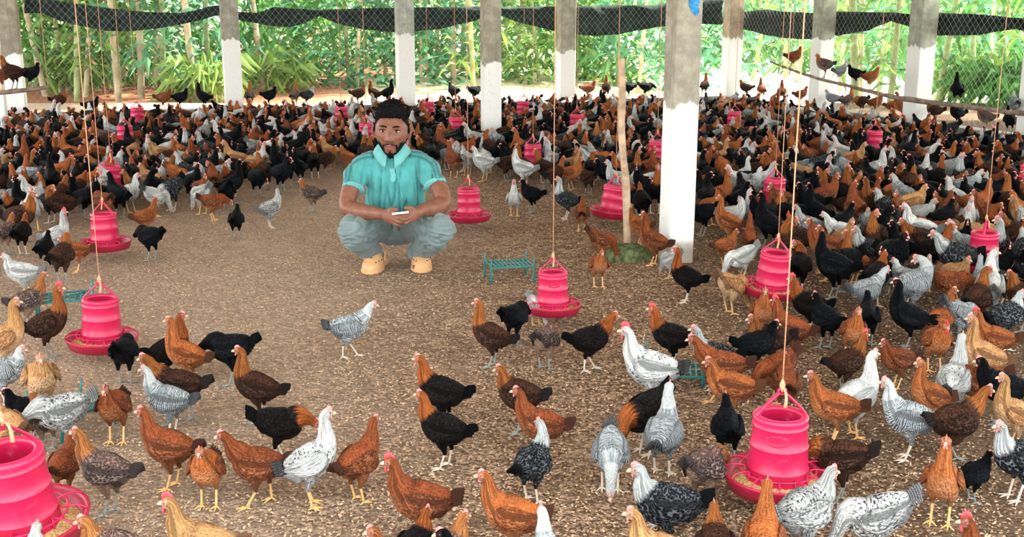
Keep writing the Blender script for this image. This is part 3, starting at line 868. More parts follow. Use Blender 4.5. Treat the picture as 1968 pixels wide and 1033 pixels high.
# ------------------------------------------------------------------ teal plastic racks
def rack_meshes():
    out = {}
    g = Geo(); g.add(*tube([(0, 0, 0), (0, 0, 0.075), (0, 0, 0.15)], [0.0065, 0.0055, 0.004], 5, 6)); out['peg'] = g.mesh('peg', True, False)
    g = Geo(); g.box((-0.125, -0.004, -0.004), (0.125, 0.004, 0.004)); out['rail'] = g.mesh('rail', False, False)
    g = Geo(); g.box((-0.003, -0.09, -0.003), (0.003, 0.09, 0.003)); out['slat'] = g.mesh('slat', False, False)
    g = Geo(); g.add(*tube([(-0.12, -0.085, 0), (0.0, 0.0, 0.006), (0.12, 0.085, 0)], 0.0045, 7, 6)); out['brace'] = g.mesh('brace', True, False)
    for m_ in out.values(): m_.materials.append(MATS['teal_plastic'])
    return out
RM = rack_meshes()
def rack(px, py, rz, label, tilt=(0, 0), hz=0.0, zoff=0.095, sc=1.0):
    p = G(px, py, hz)
    o = empty('plastic_rack', p, R(rz)); o.rotation_euler = (R(tilt[0]), R(tilt[1]), R(rz)); o.scale = (sc,) * 3
    tag(o, label, 'rack', 'teal plastic slatted racks')
    for sx in (-1, 1):
        for sy in (-1, 1):
            c = link(bpy.data.objects.new('peg', RM['peg']), o); c.location = (sx * 0.125, sy * 0.09, 0)
    for sy in (-1, 0, 1):
        c = link(bpy.data.objects.new('rail', RM['rail']), o); c.location = (0, sy * 0.09, zoff)
    for k in range(11):
        c = link(bpy.data.objects.new('slat', RM['slat']), o); c.location = (-0.12 + 0.024 * k, 0, zoff + 0.003)
    for s in (1, -1):
        c = link(bpy.data.objects.new('brace', RM['brace']), o); c.location = (0, 0, zoff - 0.004); c.scale = (1, s, 1)
    return o
rack(978, 538, 14, 'teal plastic rack standing empty left of the middle feeder', sc=0.86)
rack(128, 608, 20, 'teal plastic rack under a dark hen behind the left feeder', sc=0.92)
rack(1294, 728, -8, 'teal plastic rack with a red-combed hen standing on it', zoff=0.04, sc=0.85)
rack(135, 828, 65, 'dark teal rack behind the speckled hen at lower left', tilt=(4, 8), sc=0.9)

# ------------------------------------------------------------------ stake on a mossy mound, branch perch
sb = G(1206, 470)
g = Geo()
top = PY(1194, 112, sb.y + 0.05)
pts = [sb + Vector((0, 0, -0.02)), sb.lerp(top, 0.3) + Vector((0.004, 0, 0)), sb.lerp(top, 0.62) + Vector((-0.012, 0, 0)), sb.lerp(top, 0.8), top]
pts = [Vector((p.x, p.y + 0.02 * math.sin(i), p.z)) for i, p in enumerate(pts)]
V, F = tube(pts, [0.023, 0.021, 0.020, 0.0185, 0.017], 26, 10)
V = [(x + 0.004 * mnoise.noise((x * 20, y * 20, z * 9)), y, z) for x, y, z in np.array(V).tolist()]
g.add(V, F)
st = g.build('wooden_stake', MATS['wood_pole'])
tag(st, 'bare upright wooden stake left of the large foreground column', 'stake')
g = Geo()
mc = G(1208, 500)
V, F = lathe([(0.125, -0.02), (0.12, 0.015), (0.108, 0.04), (0.085, 0.055), (0.04, 0.063), (0.002, 0.065)], 28)
V = [(mc.x + x * (1 + 0.18 * mnoise.noise((x * 12, y * 12, 4))), mc.y + 0.1 + y * 0.85, z * (1 + 0.2 * mnoise.noise((x * 25, y * 25, 1)))) for x, y, z in V]
g.add(V, F)
tag(g.build('mossy_mound', MATS['moss']), 'low green mossy lump of earth at the foot of the stake', 'mound')

Yp = G(1765, 262).y - 0.45
pp = [(1480, 118, 0.9), (1520, 134, 0.75), (1560, 148, 0.6), (1600, 157, 0.45), (1650, 170, 0.3), (1700, 183, 0.1), (1750, 192, -0.1), (1810, 199, -0.35), (1870, 207, -0.6), (1930, 214, -0.85), (1990, 221, -1.1), (2100, 236, -1.5)]
PERCH = [PY(a, b, Yp + c) for a, b, c in pp]
g = Geo()
V, F = tube(PERCH, [0.008, 0.012, 0.014, 0.016, 0.018, 0.02, 0.027, 0.023, 0.024, 0.023, 0.024, 0.025], 60, 9)
V = [(x, y, z + 0.012 * mnoise.noise((x * 5, y * 5, 2))) for x, y, z in np.array(V).tolist()]
g.add(V, F)
perch = empty('branch_perch', (0, 0, 0))
g.build('branch', MATS['branch_bark'], perch)
for q, zz in ((PERCH[1], 2.9), (PERCH[11], 2.9)):
    g = Geo(); g.add(*tube([q + Vector((0, 0, -0.02)), Vector((q.x, q.y, zz))], 0.003, 2, 6)); g.build('hanging_rope', MATS['rope_orange'], perch)
tag(perch, 'long sagging branch perch hung along the right wall', 'perch')
lp = [PY(-60, 176, 9.6), PY(0, 178, 9.6), PY(60, 172, 9.7), PY(92, 168, 9.8)]
g = Geo(); g.add(*tube(lp, [0.02, 0.019, 0.018, 0.015], 16, 8))
lperch = empty('pole_perch', (0, 0, 0)); g.build('pole', MATS['branch_bark'], lperch)
for q in (lp[0], lp[3]):
    g = Geo(); g.add(*tube([q + Vector((0, 0, -0.02)), Vector((q.x, q.y, 2.9))], 0.003, 2, 6)); g.build('hanging_rope', MATS['rope_orange'], lperch)
tag(lperch, 'short pole perch under the brown hen at the left edge', 'perch')

# ------------------------------------------------------------------ hens
POSES = {  # neck points then two head points; body pitch; leg style; drop
 'st': ([(.084,0,.185),(.092,0,.208),(.098,0,.224)], [(.109,0,.234),(.123,0,.234)], 9, 'stand', 0),
 'al': ([(.076,0,.190),(.081,0,.222),(.085,0,.246)], [(.096,0,.257),(.110,0,.257)], 17, 'stand', 0),
 'wk': ([(.091,0,.180),(.106,0,.199),(.117,0,.212)], [(.130,0,.219),(.144,0,.217)], 5, 'walk', 0),
 'pk': ([(.098,0,.128),(.116,0,.092),(.127,0,.062)], [(.135,0,.046),(.142,0,.033)], -20, 'stand', 0),
 'fd': ([(.096,0,.155),(.117,0,.148),(.131,0,.140)], [(.143,0,.134),(.155,0,.125)], -6, 'stand', 0),
 'hu': ([(.078,0,.178),(.084,0,.193),(.088,0,.203)], [(.099,0,.211),(.112,0,.210)], 8, 'stand', 0),
 'sl': ([(.083,0,.186),(.088,0,.211),(.090,.003,.229)], [(.094,.013,.239),(.099,.026,.239)], 9, 'stand', 0),
 'sr': ([(.083,0,.186),(.088,0,.211),(.090,-.003,.229)], [(.094,-.013,.239),(.099,-.026,.239)], 9, 'stand', 0),
 'si': ([(.080,0,.180),(.086,0,.199),(.090,0,.213)], [(.101,0,.222),(.114,0,.221)], 6, 'sit', .066),
 'bk': ([(.076,0,.184),(.074,.012,.206),(.066,.022,.218)], [(.054,.028,.222),(.041,.034,.216)], 9, 'stand', 0),
}
BODY = [(-.098,.160,.010,.012),(-.082,.156,.026,.027),(-.055,.147,.042,.043),(-.020,.139,.051,.052),(.018,.137,.053,.055),(.048,.146,.047,.052),(.068,.163,.036,.042)]
def hen_geo(pose, lod=0, big_comb=False):
    neck, head, pitch, legs, drop = POSES[pose]
    if pitch > 0:
        lastn = Vector(neck[-1]); a_ = R(pitch) * 0.8
        rn = [(p[0] * math.cos(a_) - (p[2] - .137) * math.sin(a_), p[1], .137 + p[0] * math.sin(a_) + (p[2] - .137) * math.cos(a_)) for p in neck]
        sh_ = Vector(rn[-1]) - lastn
        neck = rn; head = [tuple(Vector(h) + sh_) for h in head]
    pr_ = R(pitch); cp_, sp_ = math.cos(pr_), math.sin(pr_)
    def rot(x, y, z):
        X, Z = x, z - .137
        return (X * cp_ - Z * sp_, y, .137 + X * sp_ + Z * cp_ - drop)
    ctrl = []
    for x, z, rw, rh in BODY:
        ctrl.append((*rot(x, 0, z), rw, rh))
    nr = [(.0275, .033), (.0205, .023), (.0165, .018)]
    for p, (a, b_) in zip(neck, nr):
        q = p if pitch in (-20, -6) or pose in ('bk',) else p
        ctrl.append((q[0], q[1], q[2] - drop, a, b_))
    ctrl.append((*(Vector(head[0]) - Vector((0, 0, drop))), .0163, .0165))
    ctrl.append((*(Vector(head[1]) - Vector((0, 0, drop))), .0125, .0128))
    h0, h1 = Vector(head[0]), Vector(head[1])
    hf = (h1 - h0).normalized()
    tip = h1 + hf * .007
    ctrl.append((tip.x, tip.y, tip.z - drop, .006, .006))
    n_r, n_s = ((44, 18), (18, 9))[lod]
    ncp = len(ctrl)
    def zone(t, sa, ca):
        k = t * (ncp - 1)
        nk = max(0, min(1, (k - 5.2) / 2.2))
        be = max(0, -sa) * max(0, 1 - nk * 1.2) if k < 6.5 else 0
        fc = 1.0 if k > ncp - 2.7 else 0.0
        return (nk if k < ncp - 3.2 else 1.0, be, fc * (0.9 if sa < 0.75 else 0.35), 1)
    V, F, U, Z = loft(ctrl, n_r, n_s, (0, 1, 0), 2.0, zone)
    if lod == 0:   # ruffle
        W = []
        for v, z_ in zip(V, Z):
            a = 0.0028 * (1 - 0.7 * z_[2])
            W.append((v[0] + a * mnoise.noise((v[0]*55, v[1]*55, v[2]*55)), v[1] + a * mnoise.noise((v[0]*48+9, v[1]*48, v[2]*48)), v[2] + a * mnoise.noise((v[0]*50, v[1]*50+7, v[2]*50))))
        V = W
    parts = {'body': Geo(), 'wing': [Geo(), Geo()], 'tail': Geo(), 'comb': Geo(), 'beak': Geo(), 'eye': [Geo(), Geo()]}
    B = parts['body']; B.add(V, F, 0, U, Z)
    ns1 = (9, 5)[lod]
    # legs
    for s, sd in ((0, 1), (1, -1)):
        y = .027 * sd
        if legs == 'sit':
            pts = [(-.005, y * 1.2, .055, .024, .026), (.012, y * 1.35, .030, .016, .016), (-.012, y * 1.35, .012, .006, .006)]
            B.add(*_z(loft(pts, 6, ns1), (0, .8, 0, 1)))
            foot = (.02, y * 1.3, .006); hock = (-.012, y * 1.35, .012)
        else:
            dx = (0.0 if legs == 'stand' else (.042 if s == 0 else -.040)) + (.006 * sd if legs == 'stand' else 0)
            lift = 0.0 if not (legs == 'walk' and s == 1) else .012
            hip = (.0, y * .95, .122); hock = (-.016 + dx * .45, y, .064 + lift * .6); foot = (.002 + dx, y, .007 + lift)
            pts = [(hip[0], hip[1], hip[2] + .01, .026, .033), (hip[0] - .004 + dx * .15, y, .098, .021, .026), (hock[0] + .003, y, .076 + lift * .5, .0115, .0125), (hock[0], y, hock[2] - .006, .0062, .0066)]
            B.add(*_z(loft(pts, (10, 5)[lod], ns1), (0, .8, 0, 1)))
        sh = [(hock[0], hock[1], hock[2] - .002, .0052, .0052), ((hock[0] + foot[0]) / 2, y, (hock[2] + foot[2]) / 2, .0042, .0042), (foot[0], foot[1], foot[2], .0048, .0048)]
        v_, f_ = loft(sh, (6, 3)[lod], (7, 4)[lod])[:2]; B.add(v_, f_, 1)
        for a, L in ((0, .040), (38, .034), (-38, .034), (180, .017)):
            c_, s__ = math.cos(R(a)), math.sin(R(a))
            tz = foot[2] - .003
            p0 = (foot[0], foot[1], foot[2]); p1 = (foot[0] + L * .5 * c_, foot[1] + L * .5 * s__, tz + .001 - (0.004 if foot[2] > .012 else 0)); p2 = (foot[0] + L * c_, foot[1] + L * s__, max(.0015, tz - (.010 if foot[2] > .012 else .002)))
            v_, f_ = loft([(*p0, .004, .004), (*p1, .0032, .003), (*p2, .0014, .0014)], (5, 3)[lod], (6, 3)[lod], (-s__, c_, 0))[:2]
            B.add(v_, f_, 1)
    # wings
    for s, sd in ((0, 1), (1, -1)):
        W = parts['wing'][s]
        path = [(.052, .040, .158, .006, .012), (.040, .051, .150, .0085, .027), (.012, .0555, .146, .0085, .034), (-.025, .052, .147, .008, .030), (-.058, .041, .151, .006, .020), (-.086, .027, .156, .004, .010), (-.098, .020, .157, .002, .004)]
        ct = [(*rot(x, yy_ * sd, z), a, b_) for x, yy_, z, a, b_ in path]
        v_, f_, u_, z_ = loft(ct, (20, 7)[lod], (10, 6)[lod], (0, 1, 0))
        W.add(v_, f_, 0, u_, z_)
        if lod == 0:
            for k in range(4):   # primaries fanning below the tip
                q0 = rot(-.03 - .004 * k, (.050 - .002 * k) * sd, .135 - .004 * k + .004); q1 = rot(-.070 + .004 * k, (.040 - .001 * k) * sd, .137 - .007 * k); q2 = rot(-.104 + .010 * k, (.026 + .002 * k) * sd, .146 - .010 * k)
                v_, f_, u_, z_ = loft([(*q0, .003, .008), (*q1, .0026, .0085), (*q2, .001, .003)], 7, 6)
                W.add(v_, f_, 0, u_, z_)
    # tail fan
    Tl = parts['tail']
    nb = (9, 5)[lod]
    for k in range(nb):
        f = (k / (nb - 1)) * 2 - 1
        up = 34 - 20 * abs(f); L = .064 - .014 * abs(f)
        root = (-.082, .010 * f, .155 - .006 * abs(f)); mid = (-.082 - L * .5 * math.cos(R(up)), .022 * f, root[2] + L * .55 * math.sin(R(up)))
        tip_ = (-.082 - L * math.cos(R(up)), .030 * f, root[2] + L * math.sin(R(up)) * .95)
        ct = [(*rot(*root), .004, .012), (*rot(*mid), .003, .0135), (*rot(*tip_), .0012, .005)]
        v_, f_, u_, z_ = loft(ct, (8, 4)[lod], 6, (0, 1, 0))
        Tl.add(v_, f_, 0, u_, z_)
    # head furniture
    hz = Vector((0, 0, -drop)); H0, H1 = h0 + hz, h1 + hz
    sdv = hf.cross(Vector((0, 0, 1))).normalized() * -1
    upv = hf.cross(sdv) * 1.0
    if upv.z < 0 and pose != 'pk': upv = -upv
    if pose == 'pk' and upv.x < 0: upv = -upv
    bk = [H1 + hf * .004, H1 + hf * .014 - upv * .0008, H1 + hf * .021 - upv * .004]
    parts['beak'].add(*tube(bk, [.0062, .0046, .0012], (6, 3)[lod], (7, 5)[lod]))
    cs = 1.9 if big_comb else 1.0
    C = parts['comb']
    nseg = (9, 5)[lod]
    rows_ = []
    for i in range(nseg):
        f = i / (nseg - 1)
        base = H1 + hf * (.006 - .030 * f * (1.15 if big_comb else .9)) + upv * (.010 + .004 * math.sin(f * 3.1))
        hgt = (.0035 + .005 * math.sin(min(1, f + .12) * 3.0) + (.0022 if i % 2 else -.0012)) * cs
        rows_.append((base - upv * .004, base + upv * hgt))
    V_ = []; 
    for b0, t0 in rows_:
        V_ += [b0 - sdv * .0024, b0 + sdv * .0024, t0 + sdv * .0008, t0 - sdv * .0008]
    F_ = []
    for i in range(nseg - 1):
        for j in range(4):
            F_.append((i*4+j, i*4+(j+1) % 4, (i+1)*4+(j+1) % 4, (i+1)*4+j))
    F_ += [(3, 2, 1, 0), tuple((nseg-1)*4 + j for j in range(4))]
    C.add(V_, F_)
    for sd in (1, -1):   # wattles
        p0 = H1 - upv * .008 + sdv * sd * .004 + hf * .002
        C.add(*tube([p0, p0 - Vector((0, 0, .006 * cs)), p0 - Vector((0, 0, .010 * cs))], [.002, .0036 * (1 + .3 * (cs - 1)), .001], (6, 3)[lod], 5))
    for s, sd in ((0, 1), (1, -1)):
        c = H0.lerp(H1, .62) + sdv * sd * .0135 + upv * .003
        r_ = .0034
        pts = [c - sdv * sd * .003, c - sdv * sd * .0005, c + sdv * sd * .0012]
        parts['eye'][s].add(*tube(pts, [.0036, .0036, .0012], 4, (8, 4)[lod]))
    return parts
def _z(lf, z):
    V, F, U, Z = lf
    return V, F, 0, U, [z] * len(V)
HEN = {}
def hen_parts(pose, bc):
    key = (pose, bc)
    if key not in HEN:
        p = hen_geo(pose, 0, bc)
        d = {'body': p['body'].mesh('hen_body'), 'wing0': p['wing'][0].mesh('wing'), 'wing1': p['wing'][1].mesh('wing'), 'tail': p['tail'].mesh('tail'), 'comb': p['comb'].mesh('comb', True, False), 'beak': p['beak'].mesh('beak', True, False), 'eye0': p['eye'][0].mesh('eye', True, False), 'eye1': p['eye'][1].mesh('eye', True, False)}
        for k, me in d.items():
            for _ in range(2 if k == 'body' else 1): me.materials.append(None)
        HEN[key] = d
    return HEN[key]
LOW = {}
def hen_low(pose):
    if pose not in LOW:
        p = hen_geo(pose, 1)
        g = Geo()
        b = p['body']; b2 = Geo(); b2.merge(b)
        b2.M = [0 if m_ == 0 else 3 for m_ in b.M]
        g.merge(b2); g.merge(p['wing'][0], 1); g.merge(p['wing'][1], 1); g.merge(p['tail'], 2); g.merge(p['comb'], 4); g.merge(p['beak'], 5)
        LOW[pose] = g
    return LOW[pose]
MID = {}
def hen_mid(pose):
    if pose not in MID:
        p = hen_geo(pose, 0)
        g = Geo(); b = p['body']; b2 = Geo(); b2.merge(b); b2.M = [0 if m_ == 0 else 3 for m_ in b.M]
        g.merge(b2); g.merge(p['wing'][0], 1); g.merge(p['wing'][1], 1); g.merge(p['tail'], 2); g.merge(p['comb'], 4); g.merge(p['beak'], 5); g.merge(p['eye'][0], 6); g.merge(p['eye'][1], 6)
        me = g.mesh('hen')
        for _ in range(7): me.materials.append(None)
        MID[pose] = me
    return MID[pose]
def setm(o, i, m_):
    o.material_slots[i].link = 'OBJECT'; o.material_slots[i].material = m_
HENPOS = []
def hen(p, mo, yaw, pose, sc, label, parts=True, bc=False, group='young chickens on the litter floor'):
    pl, wi, ta, leg, word = MORPH[mo]
    rz = R(yaw)
    comb = MATS['comb_red' if bc else 'comb_pink']
    jit = random.Random(hash((round(p.x, 3), round(p.y, 3))) & 0xffff)
    if parts:
        d = hen_parts(pose, bc)
        o = link(bpy.data.objects.new('chicken', d['body'])); setm(o, 0, pl); setm(o, 1, MATS[leg])
        for k, nme, m_ in (('wing0', 'wing', wi), ('wing1', 'wing', wi), ('tail', 'tail', ta), ('comb', 'comb', comb), ('beak', 'beak', MATS['beak_horn']), ('eye0', 'eye', MATS['eye_dark']), ('eye1', 'eye', MATS['eye_dark'])):
            c = link(bpy.data.objects.new(nme, d[k]), o); setm(c, 0, m_)
    else:
        o = link(bpy.data.objects.new('chicken', hen_mid(pose)))
        for i, m_ in enumerate((pl, wi, ta, MATS[leg], comb, MATS['beak_horn'], MATS['eye_dark'])): setm(o, i, m_)
    o.location = p; o.rotation_euler = (0, 0, rz); o.scale = (sc * .80 * jit.uniform(.96, 1.05), sc * .86 * jit.uniform(.95, 1.06), sc * .98 * jit.uniform(.97, 1.04))
    HENPOS.append((p.x, p.y))
    return tag(o, label, 'chicken', group)
# foreground and landmark hens: foot pixel x, y, colouring, heading (0 right, 90 away, 180 left, 270 to camera), pose, scale, label, big comb
FORE = [
 # lower left
 (22,892,'buf',150,'hu',1.0,'pale buff hen behind the lower left corner feeder'),
 (130,872,'spk',210,'fd',1.1,'white and grey mottled hen stooping right of the corner feeder'),
 (92,868,'lac',150,'hu',.85,'small brown scaly hen tucked beside the mottled stooping hen'),
 (62,850,'blk',200,'hu',.9,'black hen behind the corner feeder\'s handle'),
 (225,852,'red',268,'hu',1.0,'russet hen facing the camera behind the brown scaly-winged hen'),
 (330,838,'bar',178,'st',1.02,'grey barred hen with white head left of the dark-tailed brown hen'),
 (348,815,'drk',176,'wk',1.12,'long dark brown hen with black tail behind the grey barred hen'),
 (332,940,'red',168,'st',1.0,'russet hen facing left in front of the grey barred hen'),
 (402,975,'ora',272,'hu',.98,'orange hen seen straight from the front with grey legs'),
 (500,972,'red',172,'wk',1.05,'russet hen striding left beside the white flecked hen'),
 (212,990,'lac',170,'st',1.0,'brown hen with purple-grey scaly wings beside the corner feeder'),
 (232,1150,'lac',185,'hu',1.02,'brown hen with pinkish head at the bottom edge, lower left'),
 (400,1150,'buf',178,'st',1.08,'buff hen with bright red comb at the bottom edge',1),
 (60,1170,'spk',90,'hu',.9,'mottled grey tail at the bottom edge under the corner feeder'),
 (128,962,'red',80,'hu',.85,'dark reddish hen half hidden behind the corner feeder'),
 (540,890,'bro',10,'fd',1.0,'black hen with brown head behind the russet striding hen'),
 (600,972,'sus',22,'al',1.06,'white black-flecked hen with yellow legs standing tall'),
 (690,962,'red',52,'st',.98,'russet hen with pale fluffy rear right of the white flecked hen'),
 (852,828,'bro',172,'st',1.05,'black hen with brown head and dull comb in the open middle'),
 (855,898,'bro',158,'st',1.02,'black rust-laced hen with upright tail in front of another black hen'),
 (812,1052,'red',178,'st',1.08,'dark russet hen with red comb and black tail near bottom centre',1),
 (985,1080,'ora',178,'st',1.02,'orange hen walking left near bottom centre with grey tail'),
 (772,1170,'ora',200,'st',.95,'orange head poking up at the bottom edge left of centre'),
 (795,1140,'bro',60,'hu',.9,'black hen rump at the bottom edge left of centre'),
 (852,1155,'lac',40,'hu',.95,'brown streaked rump at the bottom edge below the russet hen'),
 (905,1165,'blk',190,'hu',.95,'blue-black back at the bottom edge below the orange hen'),
 (1060,1175,'bar',110,'st',1.0,'pale grey barred hen cut off by the bottom edge'),
 (1022,962,'sil',60,'sl',.95,'black hen with grey head sitting low by the orange-red hen'),
 (1040,888,'red',178,'st',1.0,'bright russet hen facing left with raised tail at centre right'),
 (1000,832,'drk',170,'hu',1.05,'blackish hen with dull red head behind the bright russet hen'),
 # lower right
 (1172,940,'bar',258,'pk',1.0,'grey barred hen pecking at the litter with green legs'),
 (1240,872,'bro',215,'pk',1.12,'large black hen bending down behind the grey hen'),
 (1272,912,'bar',68,'al',1.05,'grey hen with long white neck standing beside the bent black hen'),
 (1282,1022,'sil',176,'si',1.18,'black hen with grey laced neck sitting at bottom right of centre'),
 (1272,1165,'buf',175,'st',1.05,'buff hen head in front of the sitting black hen'),
 (1350,982,'lac',38,'fd',1.02,'brown hen with orange neck eating from the nearest feeder'),
 (1396,892,'blk',90,'hu',.95,'black hen seen from behind left of the nearest feeder'),
 (1402,815,'ora',172,'hu',1.05,'orange hen with pink comb above the nearest feeder\'s left side'),
 (1372,1145,'drk',80,'hu',.98,'dark hen with rust back at the bottom edge left of the feeder'),
 (1462,1130,'ora',80,'al',1.0,'orange hen stretching its neck in front of the nearest feeder\'s pan'),
 (1540,1085,'spk',20,'hu',1.12,'white and black streaked hen with pink face below the feeder'),
 (1682,1088,'spk',165,'pk',1.12,'dark mottled hen bending beside the white streaked hen'),
 (1612,965,'drk',150,'fd',1.05,'dark brown hen with green-black tail right of the nearest feeder'),
 (1805,1005,'ora',238,'al',1.02,'orange hen with red comb facing the camera at lower right'),
 (1828,888,'drk',12,'wk',1.12,'blue-black hen with brown neck striding right'),
 (1742,880,'bar',172,'st',1.08,'pale grey barred hen with yellow legs at right'),
 (1600,852,'ora',182,'st',1.02,'orange hen facing left above the nearest feeder\'s right side'),
 (1640,838,'wht',22,'al',1.12,'big white hen with neck stretched up to the right'),
 (1782,822,'ora',190,'al',.98,'orange hen between the grey barred hen and the white speckled hen'),
 (1826,800,'sus',60,'al',1.1,'white speckled hen seen from behind at right'),
 (1948,955,'sil',200,'st',1.05,'black and white hen at the right edge with grey tail'),
 (1902,1185,'red',180,'st',1.0,'hen whose red comb just shows at the bottom right edge',1),
 (1945,858,'buf',178,'al',.98,'buff hen with striped head at the right edge'),
 (1918,812,'blk',170,'hu',1.05,'black hen behind the buff hen at the right edge'),
 (1880,800,'red',175,'fd',1.05,'russet hen stooping behind the white speckled hen'),
 (1868,960,'blk',20,'hu',.7,'small dark hen behind the orange hen at lower right'),
 # middle right
 (1552,640,'bro',165,'st',1.02,'black hen with red comb and golden neck right of the tilted feeder',1),
 (1660,612,'bar',15,'wk',1.05,'blue-grey hen stretching right in the right crowd'),
 (1520,690,'red',150,'st',1.05,'dark russet hen with pink comb right of the tilted feeder',1),
 (1585,668,'blk',120,'hu',1.05,'black hen behind the dark russet hen'),
 (1636,690,'ora',268,'st',1.02,'orange hen with grey head seen from the front at right'),
 (1664,662,'blk',80,'hu',1.05,'green-black hen behind the front-facing orange hen'),
 (1742,668,'blk',160,'al',1.1,'black hen with raised head in the right crowd'),
 (1836,664,'bar',25,'pk',1.1,'pale blue-grey hen bending right near the right edge'),
 (1800,668,'ora',10,'al',1.0,'orange-headed hen in front of the pale bending hen'),
 (1795,712,'ora',266,'hu',1.0,'round orange hen with pink comb facing the camera at right',1),
 (1885,752,'buf',172,'al',1.08,'buff hen with grey-brown back near the right edge'),
 (1925,668,'sil',20,'hu',1.12,'black hen with greyish neck at the right edge'),
 (1905,708,'ora',170,'st',1.02,'orange hen with red comb and dark back near the right edge',1),
 (1490,772,'red',200,'pk',1.02,'russet hen scratching above the nearest feeder'),
 (1508,798,'red',80,'hu',.95,'rust-red hen right behind the nearest feeder\'s handle'),
 (1622,752,'drk',20,'st',.95,'dark brown hen with red comb left of the big white hen',1),
 (1722,742,'red',200,'hu',.9,'small russet hen right of the big white hen'),
 (1778,560,'wht',260,'st',.85,'white-breasted hen in front of the right edge feeder'),
 (1740,585,'bar',150,'hu',1.0,'blue-grey hen left of the right edge feeder'),
 (1830,578,'buf',300,'hu',1.05,'buff hen bowing beside the right edge feeder'),
 (1878,592,'bar',82,'al',.95,'grey hen with orange neck in front of the right edge feeder'),
 (1922,592,'sil',170,'al',1.0,'black hen with white neck right of the right edge feeder'),
 (1462,650,'ora',262,'st',1.0,'orange and black hen facing the camera below the tilted feeder'),
 (1402,602,'buf',30,'pk',1.08,'buff hen pecking left of the tilted feeder'),
 (1318,582,'bro',165,'al',1.02,'black hen with orange neck by the foot of the large column'),
 (1475,712,'drk',185,'hu',1.05,'dark hen behind the russet hen stooping above the feeder'),
 (1450,722,'blk',10,'hu',1.0,'black hen with upright tail right of the grey-necked hen'),
 (1372,748,'sil',176,'st',1.05,'dark hen with white striped neck behind the russet hen'),
 (1385,772,'red',174,'wk',1.1,'slim russet hen with pale head reaching left'),
 (1250,795,'sus',176,'st',1.25,'large white speckled hen with bright red comb',1),
 (1290,708,'bro',168,'st',1.0,'rust and black cockerel with red comb standing on the teal rack',1,.04),
 (1132,712,'bro',18,'wk',1.05,'black hen with orange neck stepping right'),
 (1047,706,'lac',70,'fd',1.0,'brown hen with black tail in front of the middle feeder'),
 (988,662,'blk',60,'fd',1.0,'black hen reaching into the middle feeder'),
 (945,700,'drk',168,'al',1.05,'dark brown hen with orange neck left of the middle feeder'),
 (1030,625,'wht',300,'pk',.7,'pale hen peeking over the middle feeder\'s pan'),
 (1150,552,'ora',280,'hu',.98,'orange hen walking left of the mossy mound'),
 (1152,500,'red',10,'pk',1.0,'russet hen pecking left of the wooden stake'),
 (1255,506,'red',160,'al',1.08,'russet hen with dark back beside the large column'),
 (1228,470,'ora',170,'st',.95,'orange hen behind the wooden stake'),
 (1290,535,'wht',120,'pk',.8,'white and rust hen at the foot of the large column'),
 # left and middle
 (48,568,'wht',176,'hu',1.05,'white hen facing left near the left edge'),
 (122,545,'drk',80,'hu',1.05,'dark brown hen seen from behind on the left rack',0,.10),
 (58,628,'lac',40,'st',1.0,'small brown hen walking away near the left edge'),
 (98,690,'drk',12,'al',1.1,'dark red-brown hen with red comb left of the pink feeder',1),
 (12,722,'buf',30,'al',1.1,'orange-necked pale hen at the left edge'),
 (85,798,'buf',295,'hu',1.15,'large buff hen facing the camera at lower left'),
 (15,775,'bar',10,'hu',.95,'blue-grey hen at the left edge behind the buff hen'),
 (242,736,'blk',95,'fd',.98,'black hen feeding at the left feeder\'s pan'),
 (362,744,'ora',170,'al',1.05,'orange hen with long neck right of the left feeder'),
 (330,732,'bro',12,'al',1.0,'black hen with orange head behind the long-necked orange hen'),
 (450,738,'blk',172,'fd',1.1,'black hen leaning left toward the orange hen'),
 (498,810,'drk',172,'al',1.02,'dark hen with orange neck and grey tail'),
 (672,686,'bar',12,'wk',1.05,'lone grey barred pullet walking right across the open litter'),
 (112,495,'wht',15,'al',1.0,'white hen with red face left of the feeder',1),
 (88,512,'blk',90,'hu',.9,'black hen beside the white red-faced hen'),
 (45,490,'bro',85,'hu',1.0,'rust-backed black hen seen from behind at the left'),
 (14,490,'lac',80,'hu',1.0,'brown hen with white fluff at the left edge'),
 (292,502,'blk',150,'fd',1.1,'black hen right of the left feeder'),
 (282,455,'ora',30,'st',1.0,'orange hen behind the black hen by the left feeder'),
 (455,456,'blk',95,'hu',.95,'small black hen seen from behind at the crowd\'s edge'),
 (410,422,'red',10,'fd',1.0,'russet hen stooping right at the crowd\'s edge'),
 (520,436,'spk',30,'sl',1.0,'pinkish grey and white hen at the crowd\'s edge'),
 (600,408,'lac',155,'hu',1.05,'brown mottled hen facing left by the man\'s knee'),
 (150,520,'ora',200,'hu',.9,'orange hen just below the left feeder'),
 (988,415,'wht',268,'al',1.0,'white hen with red face walking toward the camera',1),
 (1022,408,'blk',150,'hu',1.05,'black hen behind the white red-faced hen'),
 (1088,422,'sil',200,'al',1.05,'silver-white hen with grey barred tail left of the stake'),
 (1118,448,'red',80,'hu',.95,'brown hen facing away below the leaning feeder'),
 (1398,470,'ora',160,'al',1.1,'tall orange hen right of the large column'),
 (1392,510,'ora',20,'hu',.95,'orange hen with curved back right of the large column'),
 (1440,498,'red',85,'al',.95,'russet hen with red comb above the tilted feeder',1),
 (1425,538,'wht',200,'pk',1.0,'white hen with grey tail bending left of the tilted feeder'),
 (1425,368,'wht',20,'al',1.0,'white hen with raised head right of the large column'),
 (1425,440,'bar',20,'al',.98,'grey hen looking right beside the crowded feeder'),
 (1612,488,'wht',155,'wk',1.05,'white hen leaning left in the right crowd'),
 (1552,470,'spk',165,'st',.98,'white mottled hen behind the leaning white hen'),
